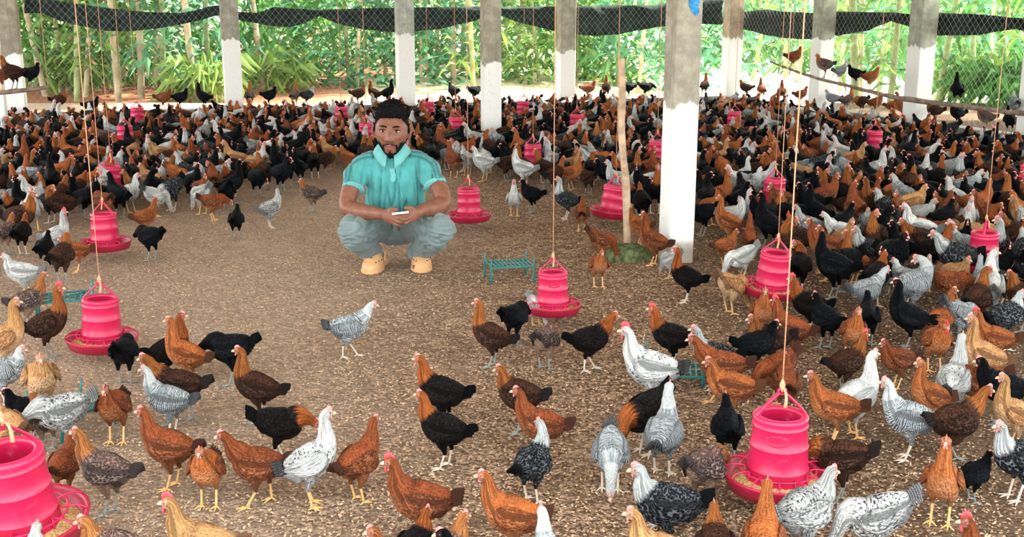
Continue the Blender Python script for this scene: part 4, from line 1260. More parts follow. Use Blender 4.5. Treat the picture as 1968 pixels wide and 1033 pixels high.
 (1665,462,'bar',250,'hu',1.02,'pale barred hen with its back turned in the right crowd'),
 (1850,478,'wht',265,'al',1.0,'white hen standing upright beside the right edge feeder'),
 (1760,468,'red',190,'hu',1.0,'russet hen with curved back in the right crowd'),
 (1590,540,'red',150,'al',1.05,'russet hen with pale head right of the tilted feeder'),
 (1640,545,'ora',140,'al',1.0,'orange hen looking left beside the russet pale-headed one'),
 (1522,488,'ora',100,'st',.95,'small orange hen with red comb above the tilted feeder\'s rope',1),
 (890,330,'bar',170,'al',.95,'pale grey hen looking left beside the man\'s shoulder'),
]
rg_ = random.Random(99)
for e in FORE:
    px, py, mo, yaw, pose, sc, lab = e[:7]
    bc = bool(e[7]) if len(e) > 7 else False
    z = e[8] if len(e) > 8 else 0.0
    p = G(px, py, z)
    p.z = z + (0.016 * mnoise.noise((p.x * 1.1, p.y * 1.1, 0)) - 0.003 if z == 0 else 0)
    hen(p, mo, yaw + rg_.uniform(-8, 8), pose, sc * 0.91, lab, True, bc)

# hens up on the branch and the left pole
def perched(px, py, Y, mo, yaw, pose, sc, lab, line):
    q = None
    best = 1e9
    for a, b in zip(line[:-1], line[1:]):
        for f in np.linspace(0, 1, 20):
            r_ = a.lerp(b, f); d_ = abs(project(r_)[0] - px)
            if d_ < best: best, q = d_, r_
    hen(q + Vector((0, 0, 0.012)), mo, yaw, pose, sc, lab, True, False, 'hens perched off the floor')
perched(1525, 128, 0, 'red', 15, 'hu', 1.0, 'brown hen at the upper end of the branch perch', PERCH)
perched(1583, 145, 0, 'lac', 170, 'hu', 1.05, 'pale brown hen facing left on the branch perch', PERCH)
perched(1612, 150, 0, 'bar', 15, 'st', .9, 'grey hen on the branch perch beside the pale brown hen', PERCH)
perched(1643, 152, 0, 'blk', 175, 'hu', .95, 'black hen on the branch perch', PERCH)
perched(1672, 165, 0, 'ora', 10, 'hu', 1.0, 'orange hen lowest in the row on the branch perch', PERCH)
perched(1838, 190, 0, 'blk', 88, 'al', 1.05, 'black hen alone on the branch, seen from behind', PERCH)
perched(1948, 215, 0, 'bar', 80, 'si', 1.0, 'grey hen on the branch at the right edge', PERCH)
perched(30, 172, 0, 'drk', 175, 'st', 1.15, 'brown hen with black tail perched high at the left edge', lp)
perched(62, 168, 0, 'blk', 10, 'hu', .95, 'black hen perched at the left edge behind the brown one', lp)
perched(4, 178, 0, 'red', 200, 'hu', 1.0, 'russet hen perched at the very left edge', lp)

# hens standing on the low walls
def on_wall(A, B, px, mo, yaw, pose, sc, lab, parts=True):
    q = on_line(A, B, px); q = q + q.normalized() * 0.03
    hen(Vector((q.x, q.y, PLH)), mo, yaw, pose, sc, lab, parts, False, 'hens standing on the low wall')
for px, mo, yaw, pose, w in ((118, 'drk', 20, 'hu', 'dark brown hen on the back wall left of the farthest left feeder'), (178, 'blk', 10, 'si', 'black hen sitting on the back wall behind the left ropes'), (318, 'red', 10, 'hu', 'rust hen on the back wall left of the black ones'), (350, 'blk', 20, 'hu', 'black hen on the back wall, left of the tall black one'), (394, 'blk', 175, 'al', 'tall black hen with raised tail on the back wall'), (482, 'lac', 95, 'al', 'brown hen on the back wall right of the rounded-paint column'), (520, 'blk', 10, 'hu', 'black hen low on the back wall left of centre'), (568, 'lac', 80, 'al', 'buff-brown hen upright on the back wall'), (592, 'sil', 20, 'hu', 'grey hen beside the upright brown hen on the back wall'), (690, 'drk', 10, 'hu', 'dark hen on the back wall above the half-hidden feeder'), (721, 'drk', 160, 'al', 'blackish hen on the back wall left of the man\'s hair'), (746, 'blk', 15, 'al', 'black hen on the back wall just above the man\'s hair'), (872, 'blk', 130, 'hu', 'black hen on the back wall left of the slim column'), (912, 'blk', 30, 'fd', 'black hen bowing on the back wall beside the slim column'), (1164, 'drk', 85, 'al', 'dark hen on the back wall left of the stake\'s top'), (1206, 'blk', 170, 'hu', 'black hen on the back wall behind the stake'), (1240, 'blk', 10, 'fd', 'black hen on the back wall right of the stake'), (1130, 'red', 10, 'hu', 'rust hen on the back wall right of the far column'), (1352, 'drk', 60, 'al', 'dark hen on the back wall right of the large column')):
    on_wall(WA0, WC, px, mo, yaw, pose, 1.05, w)
for px, mo, yaw, pose, w in ((1432, 'drk', 160, 'hu', 'dark hen on the right wall nearest the corner'), (1462, 'red', 100, 'al', 'russet hen upright on the right wall near the corner'), (1500, 'red', 80, 'al', 'russet hen on the right wall left of the perched hens'), (1536, 'red', 10, 'hu', 'reddish hen hunched on the right wall under the branch end'), (1598, 'bar', 170, 'hu', 'grey hen on the right wall beside the column under the branch'), (1625, 'lac', 20, 'al', 'pale brown hen looking right on the right wall'), (1652, 'drk', 200, 'fd', 'dark brown hen bowing on the right wall'), (1678, 'red', 10, 'hu', 'rust hen on the right wall below the perched orange hen'), (1712, 'ora', 10, 'hu', 'orange hen on the right wall left of the branch-crossed column'), (1728, 'ora', 170, 'al', 'second orange hen against the branch-crossed column'), (1792, 'drk', 175, 'hu', 'dark hen on the right wall right of the branch-crossed column'), (1835, 'blk', 190, 'hu', 'blackish hen on the right wall below the lone perched hen'), (1890, 'lac', 160, 'hu', 'round brown hen on the right wall near the picture edge'), (1935, 'blk', 95, 'al', 'dark upright hen on the right wall near the picture edge'), (1958, 'red', 80, 'hu', 'brown hen on the right wall at the picture edge')):
    on_wall(WC, WD1, px, mo, yaw, pose, 1.0, w)

# ------------------------------------------------------------------ the crowd
def inpoly(x, y, P):
    c = False; j = len(P) - 1
    for i in range(len(P)):
        if (P[i][1] > y) != (P[j][1] > y) and x < (P[j][0]-P[i][0])*(y-P[i][1])/(P[j][1]-P[i][1]+1e-9) + P[i][0]: c = not c
        j = i
    return c
DENSE = [[(-480,215),(640,205),(645,330),(600,352),(560,365),(490,395),(400,412),(260,425),(160,432),(60,445),(-480,470)],
         [(640,205),(1275,200),(1275,395),(1230,440),(1190,400),(1140,380),(1040,372),(955,352),(870,345),(865,330),(640,335)],
         [(1330,200),(1985,262),(2100,300),(2100,640),(1880,640),(1700,600),(1590,575),(1510,520),(1430,480),(1340,455)]]
SPARSE = [[(1520,560),(2050,640),(2050,860),(1880,780),(1650,720),(1540,660)], [(1330,455),(1450,500),(1440,560),(1340,500)], [(-100,450),(90,450),(60,560),(-100,600)]]
WEI = [('blk',40),('bro',15),('red',9),('ora',6),('drk',18),('lac',4),('wht',8),('sus',4),('bar',7),('sil',7),('spk',2),('buf',3)]
KEYS = [k for k, w in WEI for _ in range(w)]
cr = random.Random(4242)
man_c = G(760, 500)
block = [(c_big.x, c_big.y, .17), (c_mid.x, c_mid.y, .17), (c_left.x, c_left.y, .17), (sb.x, sb.y, .1)] + [(f[0].x, f[0].y, .16) for f in FEEDERS]
cand = []
cell = {}
def free(x, y, d):
    ci, cj = int(x // .2), int(y // .2)
    for a in (-1, 0, 1):
        for b in (-1, 0, 1):
            for q in cell.get((ci + a, cj + b), ()):
                if (q[0]-x)**2 + (q[1]-y)**2 < d*d: return False
    return True
def put(x, y): cell.setdefault((int(x // .2), int(y // .2)), []).append((x, y))
for x, y in HENPOS: put(x, y)
n_back = Vector((-dirA.y, dirA.x, 0)); n_right = Vector((-dirD.y, dirD.x, 0))
crowd = []
for _ in range(60000):
    y = cr.uniform(3.6, 14.2); x = cr.uniform(-0.68, 0.60) * y
    px, py = project((x, y, 0))
    dens = any(inpoly(px, py, P) for P in DENSE); spar = (not dens) and any(inpoly(px, py, P) for P in SPARSE)
    if not (dens or spar): continue
    v = Vector((x, y, 0))
    if (v - WA).dot(n_back) > -0.10 or (v - WC).dot(n_right) > -0.10: continue
    if (x - man_c.x)**2 + (y - man_c.y - .05)**2 < .5**2: continue
    if any((x-a)**2 + (y-b)**2 < r_*r_ for a, b, r_ in block): continue
    if not free(x, y, .165 if dens else .33): continue
    put(x, y); crowd.append((y, x, px, py))
    if len(crowd) >= 2300: break
crowd.sort()
NIND = max(0, 300 - len(HENPOS))
LM = [(G(452, 225), 'rounded-paint column'), (c_mid, 'slim inner column'), (c_big, 'large column'), (sb, 'wooden stake'), (man_c, 'crouching man'), (cols[1572], 'column under the branch'), (cols[1757], 'branch-crossed column'), (c_left, 'left edge column')]
LM += [(f[0], l) for f, l in zip(FEEDERS, ['nearest feeder', 'corner feeder', 'left feeder', 'second left feeder', 'third left feeder', 'fourth left feeder', 'farthest left feeder', 'middle feeder', 'feeder at the man\'s knee', 'leaning feeder', 'feeder behind the white hen', 'feeder behind the stake', 'feeder by the slim column', 'small feeder left of the slim column', 'feeder right of the man\'s hair', 'feeder up left of the man', 'feeder behind the man\'s shoulder', 'feeder half behind the large column', 'far feeder right of the large column', 'feeder deep in the right crowd', 'crowded feeder right of the column', 'tilted feeder', 'right edge feeder', 'feeder cut by the right edge'])]
pose_pool = ['st', 'st', 'al', 'wk', 'fd', 'hu', 'hu', 'hu', 'sl', 'sr', 'bk', 'pk']
recs = []
for i, (y, x, px, py) in enumerate(crowd):
    mo = cr.choice(KEYS); yaw = cr.uniform(0, 360); pose = cr.choice(pose_pool); sc = cr.uniform(.95, 1.18)
    recs.append([x, y, px, py, mo, yaw, pose, sc])
seen = [r_ for r_ in recs if -30 < r_[2] < 1998]; out_ = [r_ for r_ in recs if not -30 < r_[2] < 1998]
ind, rest = seen[:NIND], seen[NIND:] + out_
ORD = ['nearest', 'second nearest', 'third nearest', 'fourth nearest', 'fifth nearest', 'sixth nearest', 'seventh nearest', 'eighth nearest', 'ninth nearest', 'tenth nearest', 'eleventh nearest', 'twelfth nearest']
bykey = {}
for k, r_ in enumerate(ind):
    x, y, px, py, mo = r_[:5]
    best = min(LM, key=lambda q: (q[0].x - x)**2 + (q[0].y - y)**2)
    dx, dy = x - best[0].x, y - best[0].y
    rel = ('right of' if dx > 0 else 'left of') if abs(dx) > abs(dy) else ('behind' if dy > 0 else 'in front of')
    bykey.setdefault((mo, rel, best[1]), []).append((math.hypot(dx, dy), k))
labs = {}
for (mo, rel, lm), lst in bykey.items():
    lst.sort()
    for j, (_, k) in enumerate(lst):
        w = MORPH[mo][4]
        labs[k] = (w + ' hen ' + rel + ' the ' + lm) if len(lst) == 1 else (w + ' hen ' + rel + ' the ' + lm + ', ' + ORD[min(j, 11)])
for k, (x, y, px, py, mo, yaw, pose, sc) in enumerate(ind):
    hen(Vector((x, y, 0.016 * mnoise.noise((x * 1.1, y * 1.1, 0)) - .003)), mo, yaw, pose, sc, labs[k], py > 400, False, 'young chickens on the litter floor')
# everything farther back: one crowd
keys = list(MORPH)
g = Geo()
for x, y, px, py, mo, yaw, pose, sc in rest:
    b = hen_low(pose); a = R(yaw); c, s = math.cos(a) * sc, math.sin(a) * sc
    nb = len(g.V); mi = keys.index(mo) * 6
    g.V += [(x + c*.80*v[0] - s*.86*v[1], y + s*.80*v[0] + c*.86*v[1], sc*.98*v[2] - .003) for v in b.V]
    off = cr.random() * 9
    g.U += [(u[0] + off, u[1]) for u in b.U]; g.Z += b.Z
    g.F += [tuple(i + nb for i in f) for f in b.F]; g.M += [mi + m_ for m_ in b.M]
mats = []
for k in keys:
    pl, wi, ta, leg, w = MORPH[k]
    mats += [pl, wi, ta, MATS[leg], MATS['comb_pink'], MATS['beak_horn']]
if rest:
    tag(g.build('chicken_crowd', mats, None, True, True), 'dense crowd of mixed black, rust and white chickens filling the back of the shed', 'chickens', kind='stuff')
print('HENS', len(HENPOS), 'rest', len(rest), 'tris', len(g.F) * 2)
# ------------------------------------------------------------------ the crouching man
YF = G(760, 528).y
def M(px, py, dy): return PY(px, py, YF + dy)
def mctrl(rows): return [(*M(a, b, c), r, (q if q is not None else r)) for a, b, c, r, q in [(x + (None,))[:5] for x in rows]]
def smooth01(a, b, x):
    t = np.clip((x - a) / (b - a), 0, 1); return t * t * (3 - 2 * t)

def skin_mat():
    m, nt, b = newmat('skin', 0.5, 0.4)
    t = NT(nt)
    co = t.n('ShaderNodeTexCoord').outputs['Object']
    at = t.n('ShaderNodeAttribute', attribute_name='zone'); sp = t.n('ShaderNodeSeparateColor'); t.l(at.outputs['Color'], sp.inputs[0])
    f = t.noise(co, 35, 4)
    col = t.mix(t.ramp(f, 0.3, 0.7), (0.17, 0.064, 0.036), (0.23, 0.092, 0.054))
    col = t.mix(t.math('MULTIPLY', sp.outputs[0], 0.85), col, (0.02, 0.014, 0.012))
    col = t.mix(t.math('MULTIPLY', sp.outputs[1], 0.7), col, (0.30, 0.085, 0.075))
    t.l(col, b.inputs['Base Color']); b.inputs['Subsurface Weight'].default_value = 0.05; b.inputs['Subsurface Radius'].default_value = (0.01, 0.004, 0.002)
    t.bump(t.noise(co, 260, 2), b, 0.08, 0.002)
    return m
def cloth_mat(name, c, stripe=None, weave=900.0):
    m, nt, b = newmat(name, 0.85, 0.15)
    t = NT(nt)
    co = t.n('ShaderNodeTexCoord').outputs['Object']
    f = t.noise(co, 14, 4)
    col = t.mix(t.ramp(f, 0.3, 0.7), tuple(x * 0.86 for x in c), tuple(x * 1.08 for x in c))
    if stripe:
        at = t.n('ShaderNodeAttribute', attribute_name='zone'); sp = t.n('ShaderNodeSeparateColor'); t.l(at.outputs['Color'], sp.inputs[0])
        col = t.mix(sp.outputs[0], col, stripe)
    t.l(col, b.inputs['Base Color']); b.inputs['Sheen Weight'].default_value = 0.2
    t.bump(t.noise(co, weave, 1), b, 0.15, 0.001)
    return m
skin_mat(); cloth_mat('polo_teal', (0.075, 0.33, 0.325), (0.03, 0.12, 0.13)); cloth_mat('collar_teal', (0.14, 0.43, 0.42)); cloth_mat('jeans_grey', (0.17, 0.225, 0.225))
simple('hair_black', (0.005, 0.0045, 0.005), 0.75, 0.12, 0.4, 80, 0.5)
simple('eye_white', (0.50, 0.44, 0.40), 0.3, 0.4, 0.03)
simple('iris_dark', (0.02, 0.01, 0.006), 0.1, 0.6)
simple('clog_tan', (0.66, 0.36, 0.17), 0.6, 0.3, 0.08, 20)
simple('clog_hole', (0.10, 0.05, 0.03), 0.9, 0.1)
simple('phone_silver', (0.72, 0.74, 0.74), 0.3, 0.5, 0.03)
simple('phone_glass', (0.02, 0.025, 0.03), 0.08, 0.6, 0.03)

def remeshed(geo, voxel, smooth_it, name):
    me = geo.mesh(name + '_src', False, False)
    o = link(bpy.data.objects.new(name + '_src', me))
    md = o.modifiers.new('r', 'REMESH'); md.mode = 'VOXEL'; md.voxel_size = voxel
    if smooth_it:
        sm = o.modifiers.new('s', 'SMOOTH'); sm.factor = 0.5; sm.iterations = smooth_it
    bpy.context.view_layer.update()
    out = bpy.data.meshes.new_from_object(o.evaluated_get(bpy.context.evaluated_depsgraph_get()))
    bpy.data.objects.remove(o); bpy.data.meshes.remove(me)
    n = len(out.vertices)
    V = np.empty(n * 3, dtype=np.float32); out.vertices.foreach_get('co', V)
    N = np.empty(n * 3, dtype=np.float32); out.vertices.foreach_get('normal', N)
    F = [tuple(p.vertices) for p in out.polygons]
    bpy.data.meshes.remove(out)
    return V.reshape(-1, 3).astype(float), N.reshape(-1, 3).astype(float), F

def shell(V, N, F, mask, off, lift=None, thick=0.0):
    """faces where mask holds, lifted off the surface"""
    keep = [f for f in F if all(mask[i] > 0.0 for i in f)]
    idx = sorted({i for f in keep for i in f}); mp = {a: b for b, a in enumerate(idx)}
    P = V[idx] + N[idx] * np.asarray(off)[idx][:, None]
    if lift is not None: P = P + lift[idx]
    return P, [tuple(mp[i] for i in f) for f in keep]

person = empty('person', Vector((M(760, 528, 0.15).x, YF + 0.15, 0)))
PM = person.matrix_world
bpy.context.view_layer.update()
ORG = Vector(person.location)
def pbuild(geo, name, mat, smooth=True, attrs=False, parent=None):
    geo.V = [(v[0] - ORG.x, v[1] - ORG.y, v[2] - ORG.z) for v in geo.V]
    return geo.build(name, mat, parent or person, smooth, attrs)

# --- head surface in its own frame (face looks along -y)
HC = M(752.5, 252.5, 0.075)
HROT = Matrix.Rotation(R(-4), 4, 'X') @ Matrix.Rotation(R(2), 4, 'Y')
def head_local():
    nu, nv = 96, 80
    V = []
    for j in range(nv):
        ph = math.pi * (j + 0.5) / nv
        for i in range(nu):
            th = 2 * math.pi * i / nu
            dx, dy, dz = math.sin(ph) * math.cos(th), math.sin(ph) * math.sin(th), math.cos(ph)
            x, y, z = 0.077 * dx, 0.092 * dy + (0.012 * dy if dy > 0 else 0), (0.112 if dz > 0 else 0.122) * dz
            f = float(smooth01(-0.01, -0.115, z))
            x *= (1 - 0.30 * f) * (1 - 0.10 * float(smooth01(0.02, 0.11, z)))
            y *= (1 - 0.08 * f) if y < 0 else (1 - 0.35 * f)
            ax = abs(x)
            if dy < 0:
                w = min(1, -dy * 2.2)
                e = lambda a, sa, b_, sb_: math.exp(-((ax - a) / sa) ** 2 - ((z - b_) / sb_) ** 2)
                ex = lambda sa, b_, sb_: math.exp(-(x / sa) ** 2 - ((z - b_) / sb_) ** 2)
                nose = 0.0
                if -0.056 < z < 0.02:
                    prof = (0.02 - z) / 0.060 if z > -0.040 else max(0, (z + 0.056) / 0.016)
                    nose = 0.027 * prof * math.exp(-(x / (0.0085 + 0.006 * prof)) ** 2)
                d = nose + 0.008 * e(0.0145, 0.007, -0.041, 0.008) - 0.010 * e(0.031, 0.017, 0.003, 0.011) + 0.006 * e(0.030, 0.022, 0.024, 0.009)
                d += 0.0075 * ex(0.021, -0.0665, 0.0050) + 0.0085 * ex(0.018, -0.0795, 0.0058) - 0.004 * ex(0.026, -0.0730, 0.0026)
                d += 0.008 * ex(0.020, -0.108, 0.014) + 0.0045 * e(0.043, 0.017, -0.024, 0.02) - 0.003 * e(0.030, 0.012, -0.014, 0.006)
                y -= d * w
            V.append((x, y, z))
    F = [(j*nu+i, j*nu+(i+1) % nu, (j+1)*nu+(i+1) % nu, (j+1)*nu+i) for j in range(nv-1) for i in range(nu)]
    F = [f[::-1] for f in F]
    F += [tuple(range(nu)), tuple(reversed([(nv-1)*nu + i for i in range(nu)]))]
    return V, F
hv, hf_ = head_local()
HS = 1.07
def hw(v): return HC + (HROT @ (Vector(v) * HS))
B = Geo()
B.add([hw(v) for v in hv], hf_)
for s in (-1, 1):   # ears
    ct = [(*hw((s * 0.079, 0.004, -0.034)), 0.007, 0.009), (*hw((s * 0.086, 0.006, -0.018)), 0.007, 0.014), (*hw((s * 0.090, 0.010, 0.004)), 0.006, 0.018), (*hw((s * 0.087, 0.010, 0.020)), 0.006, 0.013), (*hw((s * 0.080, 0.006, 0.027)), 0.005, 0.006)]
    B.add(*loft(ct, 12, 12, (1, 0, 0))[:2])
# neck, trunk core, arms, hands, lower legs
B.add(*loft(mctrl([(757, 340, .16, .11, .07), (754, 305, .14, .075, .06), (753, 288, .115, .056, .058), (752.5, 272, .095, .055, .058), (752.5, 256, .085, .05, .06)]), 14, 18, (1, 0, 0))[:2])
B.add(*loft(mctrl([(760, 420, .30, .10, .08), (758, 385, .22, .10, .075), (757, 340, .16, .11, .07)]), 8, 16, (1, 0, 0))[:2])
ARML = [(732, 330, .15, .040), (704, 322, .145, .038), (684, 342, .10, .041), (673, 368, .035, .046), (667, 397, -.02, .041), (680, 404, -.05, .043), (702, 408, -.09, .040), (722, 410, -.14, .032), (739, 412, -.172, .0255)]
ARMR = [(776, 328, .15, .040), (804, 320, .145, .038), (828, 337, .10, .041), (843, 361, .035, .046), (852, 388, -.02, .041), (842, 396, -.05, .043), (825, 402, -.09, .040), (812, 404, -.14, .032), (803, 408, -.172, .0255)]
for A_ in (ARML, ARMR):
    B.add(*loft(mctrl(A_), 40, 16, (0, 0, 1))[:2])
def hand(mir):
    X = (lambda x: x) if not mir else (lambda x: 1542 - x)
    sh = -3 if mir else 0
    def P(rows): return mctrl([(X(a), b + sh, c, r, q) for a, b, c, r, q in rows])
    B.add(*loft(P([(737, 412, -.168, .025, .021), (745, 415, -.182, .034, .020), (753, 418, -.198, .036, .018), (759, 419, -.210, .032, .014)]), 12, 14, (0, 0, 1))[:2])
    fingers = [[(755, 411, -.205, .0095, .0095), (764, 413.5, -.228, .009, .009), (772, 416, -.232, .0083, .0083), (778, 417, -.218, .0068, .0068)],
               [(757, 416, -.210, .0098, .0098), (767, 420, -.234, .0092, .0092), (775, 422, -.236, .0085, .0085), (780.5, 422, -.220, .007, .007)],
               [(756, 421, -.208, .0095, .0095), (765, 426, -.229, .009, .009), (772.5, 428, -.229, .0082, .0082), (777.5, 427.5, -.214, .0067, .0067)],
               [(753, 426, -.200, .0085, .0085), (760, 431, -.215, .008, .008), (766.5, 433, -.214, .0073, .0073), (771, 432, -.201, .006, .006)]]
    for f in fingers: B.add(*loft(P(f), 14, 10, (0, 0, 1))[:2])
    B.add(*loft(P([(743, 410, -.178, .014, .014), (750, 404, -.192, .0125, .0125), (757.5, 402.5, -.205, .0108, .0108), (765, 404.5, -.212, .0085, .0085)]), 14, 10, (0, 0, 1))[:2])
hand(False); hand(True)
for rows in ([(760, 428, .30, .08, .08), (706, 434, .08, .06, .06), (678, 441, -.12, .05, .05), (700, 470, .06, .045, .045), (716, 484, .15, .04, .045), (721, 492, .185, .038, .05), (718, 510, .13, .04, .03), (713, 520, .05, .04, .02)],
             [(760, 428, .30, .08, .08), (816, 432, .08, .06, .06), (846, 439, -.12, .05, .05), (824, 466, .06, .045, .045), (806, 481, .15, .04, .045), (800, 489, .185, .038, .05), (803, 508, .13, .04, .03), (808, 517, .05, .04, .02)]):
    B.add(*loft(mctrl(rows), 34, 14, (1, 0, 0))[:2])
V, N, F = remeshed(B, 0.0032, 2, 'body')
inv = HROT.inverted()
Lc = np.array([tuple(inv @ Vector(v - np.array(HC)) / HS) for v in V])   # head frame coordinates
hx, hy, hz_ = np.abs(Lc[:, 0]), Lc[:, 1], Lc[:, 2]
ishead = (hz_ > -0.17) & (hz_ < 0.16) & (hx < 0.11) & (np.abs(hy) < 0.14)
front = ishead & (hy < 0.03)
g01 = lambda a, sa: np.exp(-(a / sa) ** 2)
lips = front * (np.exp(-(hx / 0.022) ** 4 - ((hz_ + 0.0735) / 0.0115) ** 4)) * (hy < -0.06)
beard_and_shade = front * np.clip(
    smooth01(-0.094, -0.108, hz_ + 0.28 * np.maximum(0, hx - 0.008) * -1.0) * (hz_ < -0.06)  # chin beard, spread down the neck to paint in the shadow there
    + smooth01(0.036, 0.046, hx + 0.35 * (-hz_ - 0.06)) * smooth01(-0.035, -0.060, hz_)
    + g01(hz_ + 0.0585 + 0.25 * np.maximum(0, hx - 0.012), 0.0042) * (hx < 0.032) * (hx > 0.003)
    + g01(hx - 0.031, 0.004) * (hz_ < -0.058) * (hz_ > -0.095)
    + g01(hx, 0.005) * (hz_ < -0.089) * (hz_ > -0.105), 0, 1)
brow = front * np.clip((hx > 0.010) & (hx < 0.052) & (np.abs(hz_ - (0.0215 + 0.004 * np.sin((hx - 0.010) / 0.042 * 2.6))) < 0.0042 * (1 - 0.5 * (hx > 0.042))), 0, 1)
neckshade = (Lc[:, 2] < -0.118) & ishead & (hy < -0.0)
Z = np.zeros((len(V), 4)); Z[:, 3] = 1; Z[:, 0] = np.clip(beard_and_shade * 0.9, 0, 1); Z[:, 1] = lips
g = Geo(); g.V = V.tolist(); g.F = F; g.M = [0] * len(F); g.Z = Z.tolist(); g.U = [(0, 0)] * len(V)
pbuild(g, 'body', MATS['skin'], True, True)
for nm, mk, off in (('beard_and_shade', np.where(beard_and_shade > 0.45, 1.0, 0.0), 0.0022), ('eyebrows', brow * 1.0, 0.0022)):
    o_ = off * (0.6 + 0.8 * nrg.random(len(V)))
    P, FF = shell(V, N, F, mk, o_)
    g = Geo(); g.V = P.tolist(); g.F = FF; g.M = [0] * len(FF)
    pbuild(g, nm, MATS['hair_black'])
# hair: thick on top, short at the sides
line = np.where(hy < -0.045, 0.062, np.where(hy < 0.0, 0.062 - (hy + 0.045) / 0.045 * 0.045, np.where(hy < 0.03, 0.017 - hy / 0.03 * 0.06, -0.043 - np.clip((hy - 0.03) / 0.04, 0, 1) * 0.03)))
line = line - 0.010 * smooth01(0.045, 0.062, hx) * (hy < -0.02)
depth = hz_ - line
mk = np.where(ishead & (depth > 0) & (hx < 0.086), 1.0, 0.0)
tuft = np.array([mnoise.noise(tuple(v * 90)) for v in V]) if False else np.zeros(len(V))
sel = np.where(mk > 0)[0]
for i in sel: tuft[i] = mnoise.noise(Vector(V[i] * 75)) + 0.6 * mnoise.noise(Vector(V[i] * 160))
topf = smooth01(0.035, 0.095, hz_)
dome = np.clip(1 - (hx / 0.095) ** 2, 0.1, 1)
off = smooth01(0, 0.012, depth) * (0.009 + 0.018 * topf * dome + 0.008 * tuft * (0.3 + topf))
lift = np.zeros_like(V); lift[:, 2] = smooth01(0, 0.02, depth) * topf * dome * 0.012; lift[:, 1] = -0.006 * topf * (hy < -0.03)
P, FF = shell(V, N, F, mk, off, lift)
g = Geo(); g.V = P.tolist(); g.F = FF; g.M = [0] * len(FF)
# tufts standing out of the top
tr = random.Random(8)
topi = [i for i in sel if hz_[i] > 0.05]
for k in range(1500):
    i = tr.choice(topi); p = Vector(V[i] + N[i] * off[i] * 0.9 + lift[i]); d = Vector(N[i]) * 0.7 + Vector((tr.uniform(-.7, .7), tr.uniform(-.6, .3), .4))
    d.normalize(); L_ = tr.uniform(.006, .015); sd = (d.orthogonal().normalized() + Vector((tr.uniform(-.6, .6), tr.uniform(-.6, .6), 0))).normalized() * 0.0034
    g.add([p - sd - d * .004, p + sd - d * .004, p + d * L_, p + sd.cross(d) - d * .004], [(0, 1, 2), (1, 3, 2), (3, 0, 2)])
pbuild(g, 'hair', MATS['hair_black'])
# eyes
for s in (-1, 1):
    c = Vector((s * 0.031, -0.0735, 0.003))
    g = Geo()
    nu, nv = 18, 14
    vv = []
    for j in range(nv + 1):
        ph = math.pi * j / nv
        for i in range(nu):
            th = 2 * math.pi * i / nu
            vv.append(hw(c + Vector((0.0150 * math.sin(ph) * math.cos(th), -0.0105 * math.cos(ph), 0.0058 * math.sin(ph) * math.sin(th)))))
    g.add(vv, [(j*nu+i, j*nu+(i+1) % nu, (j+1)*nu+(i+1) % nu, (j+1)*nu+i) for j in range(nv) for i in range(nu)])
    eb = pbuild(g, 'eyeball', MATS['eye_white'])
    g = Geo()
    k = 16; ring = []
    for rr, dy_ in ((0.0066, -0.0094), (0.0045, -0.0110), (0.0002, -0.0116)):
        for i in range(k):
            th = 2 * math.pi * i / k
            ring.append(hw(c + Vector((rr * math.cos(th), dy_, rr * 0.8 * math.sin(th) + 0.0006))))
    g.add(ring, [(j*k+i, j*k+(i+1) % k, (j+1)*k+(i+1) % k, (j+1)*k+i) for j in range(2) for i in range(k)])
    pbuild(g, 'iris', MATS['iris_dark'], parent=eb)
    g = Geo()   # upper lid and lash line
    arc = [hw(c + Vector((0.0175 * math.cos(a), -0.0098 + 0.0055 * math.cos(a) ** 2, 0.0050 * math.sin(a) + 0.0012))) for a in np.linspace(0.05, 3.09, 13)]
    g.add(*tube(arc, [0.001] + [0.0021] * 11 + [0.001], 20, 7)); pbuild(g, 'eyelid', MATS['hair_black'])

# --- trousers
T = Geo()
T.add(*loft(mctrl([(722, 432, .27, .085, .085), (742, 432, .28, .108, .11), (760, 434, .28, .105, .115), (778, 432, .28, .108, .11), (798, 431, .27, .085, .085)]), 16, 20, (0, 0, 1))[:2])
for s, rows in ((-1, [(745, 428, .30, .105, .10), (722, 430, .18, .098, .092), (697, 434, .02, .088, .082), (679, 440, -.10, .074, .072), (675, 446, -.135, .066, .066), (682, 456, -.08, .064, .066), (696, 469, .03, .062, .065), (709, 480, .11, .058, .060), (716, 487, .15, .054, .056)]),
                (1, [(777, 428, .30, .105, .10), (800, 429, .18, .098, .092), (826, 432, .02, .088, .082), (845, 438, -.10, .074, .072), (849, 444, -.135, .066, .066), (842, 454, -.08, .064, .066), (827, 466, .03, .062, .065), (813, 477, .11, .058, .060), (805, 484, .15, .054, .056)])):
    T.add(*loft(mctrl(rows), 44, 22, (0, 0, 1))[:2])
V2, N2, F2 = remeshed(T, 0.0062, 3, 'trousers')
kneeL, kneeR = np.array(M(676, 443, -.12)), np.array(M(848, 441, -.12))
disp = np.zeros(len(V2))
for i, v in enumerate(V2):
    dk = min(np.linalg.norm(v - kneeL), np.linalg.norm(v - kneeR))
    w = math.exp(-((dk - 0.13) / 0.08) ** 2)
    s1 = mnoise.noise(Vector((v[0] * 9, v[1] * 14, v[2] * 34))); s2 = mnoise.noise(Vector((v[0] * 30, v[1] * 12, v[2] * 22 + 5)))
    disp[i] = 0.026 * w * (abs(s1) - 0.25) + 0.006 * s2 - 0.010 * (0.3 + w) * max(0.0, 1 - abs(s1) * 6)
V2 = V2 + N2 * disp[:, None]
g = Geo(); g.V = V2.tolist(); g.F = F2; g.M = [0] * len(F2)
tro = pbuild(g, 'trousers', MATS['jeans_grey'])
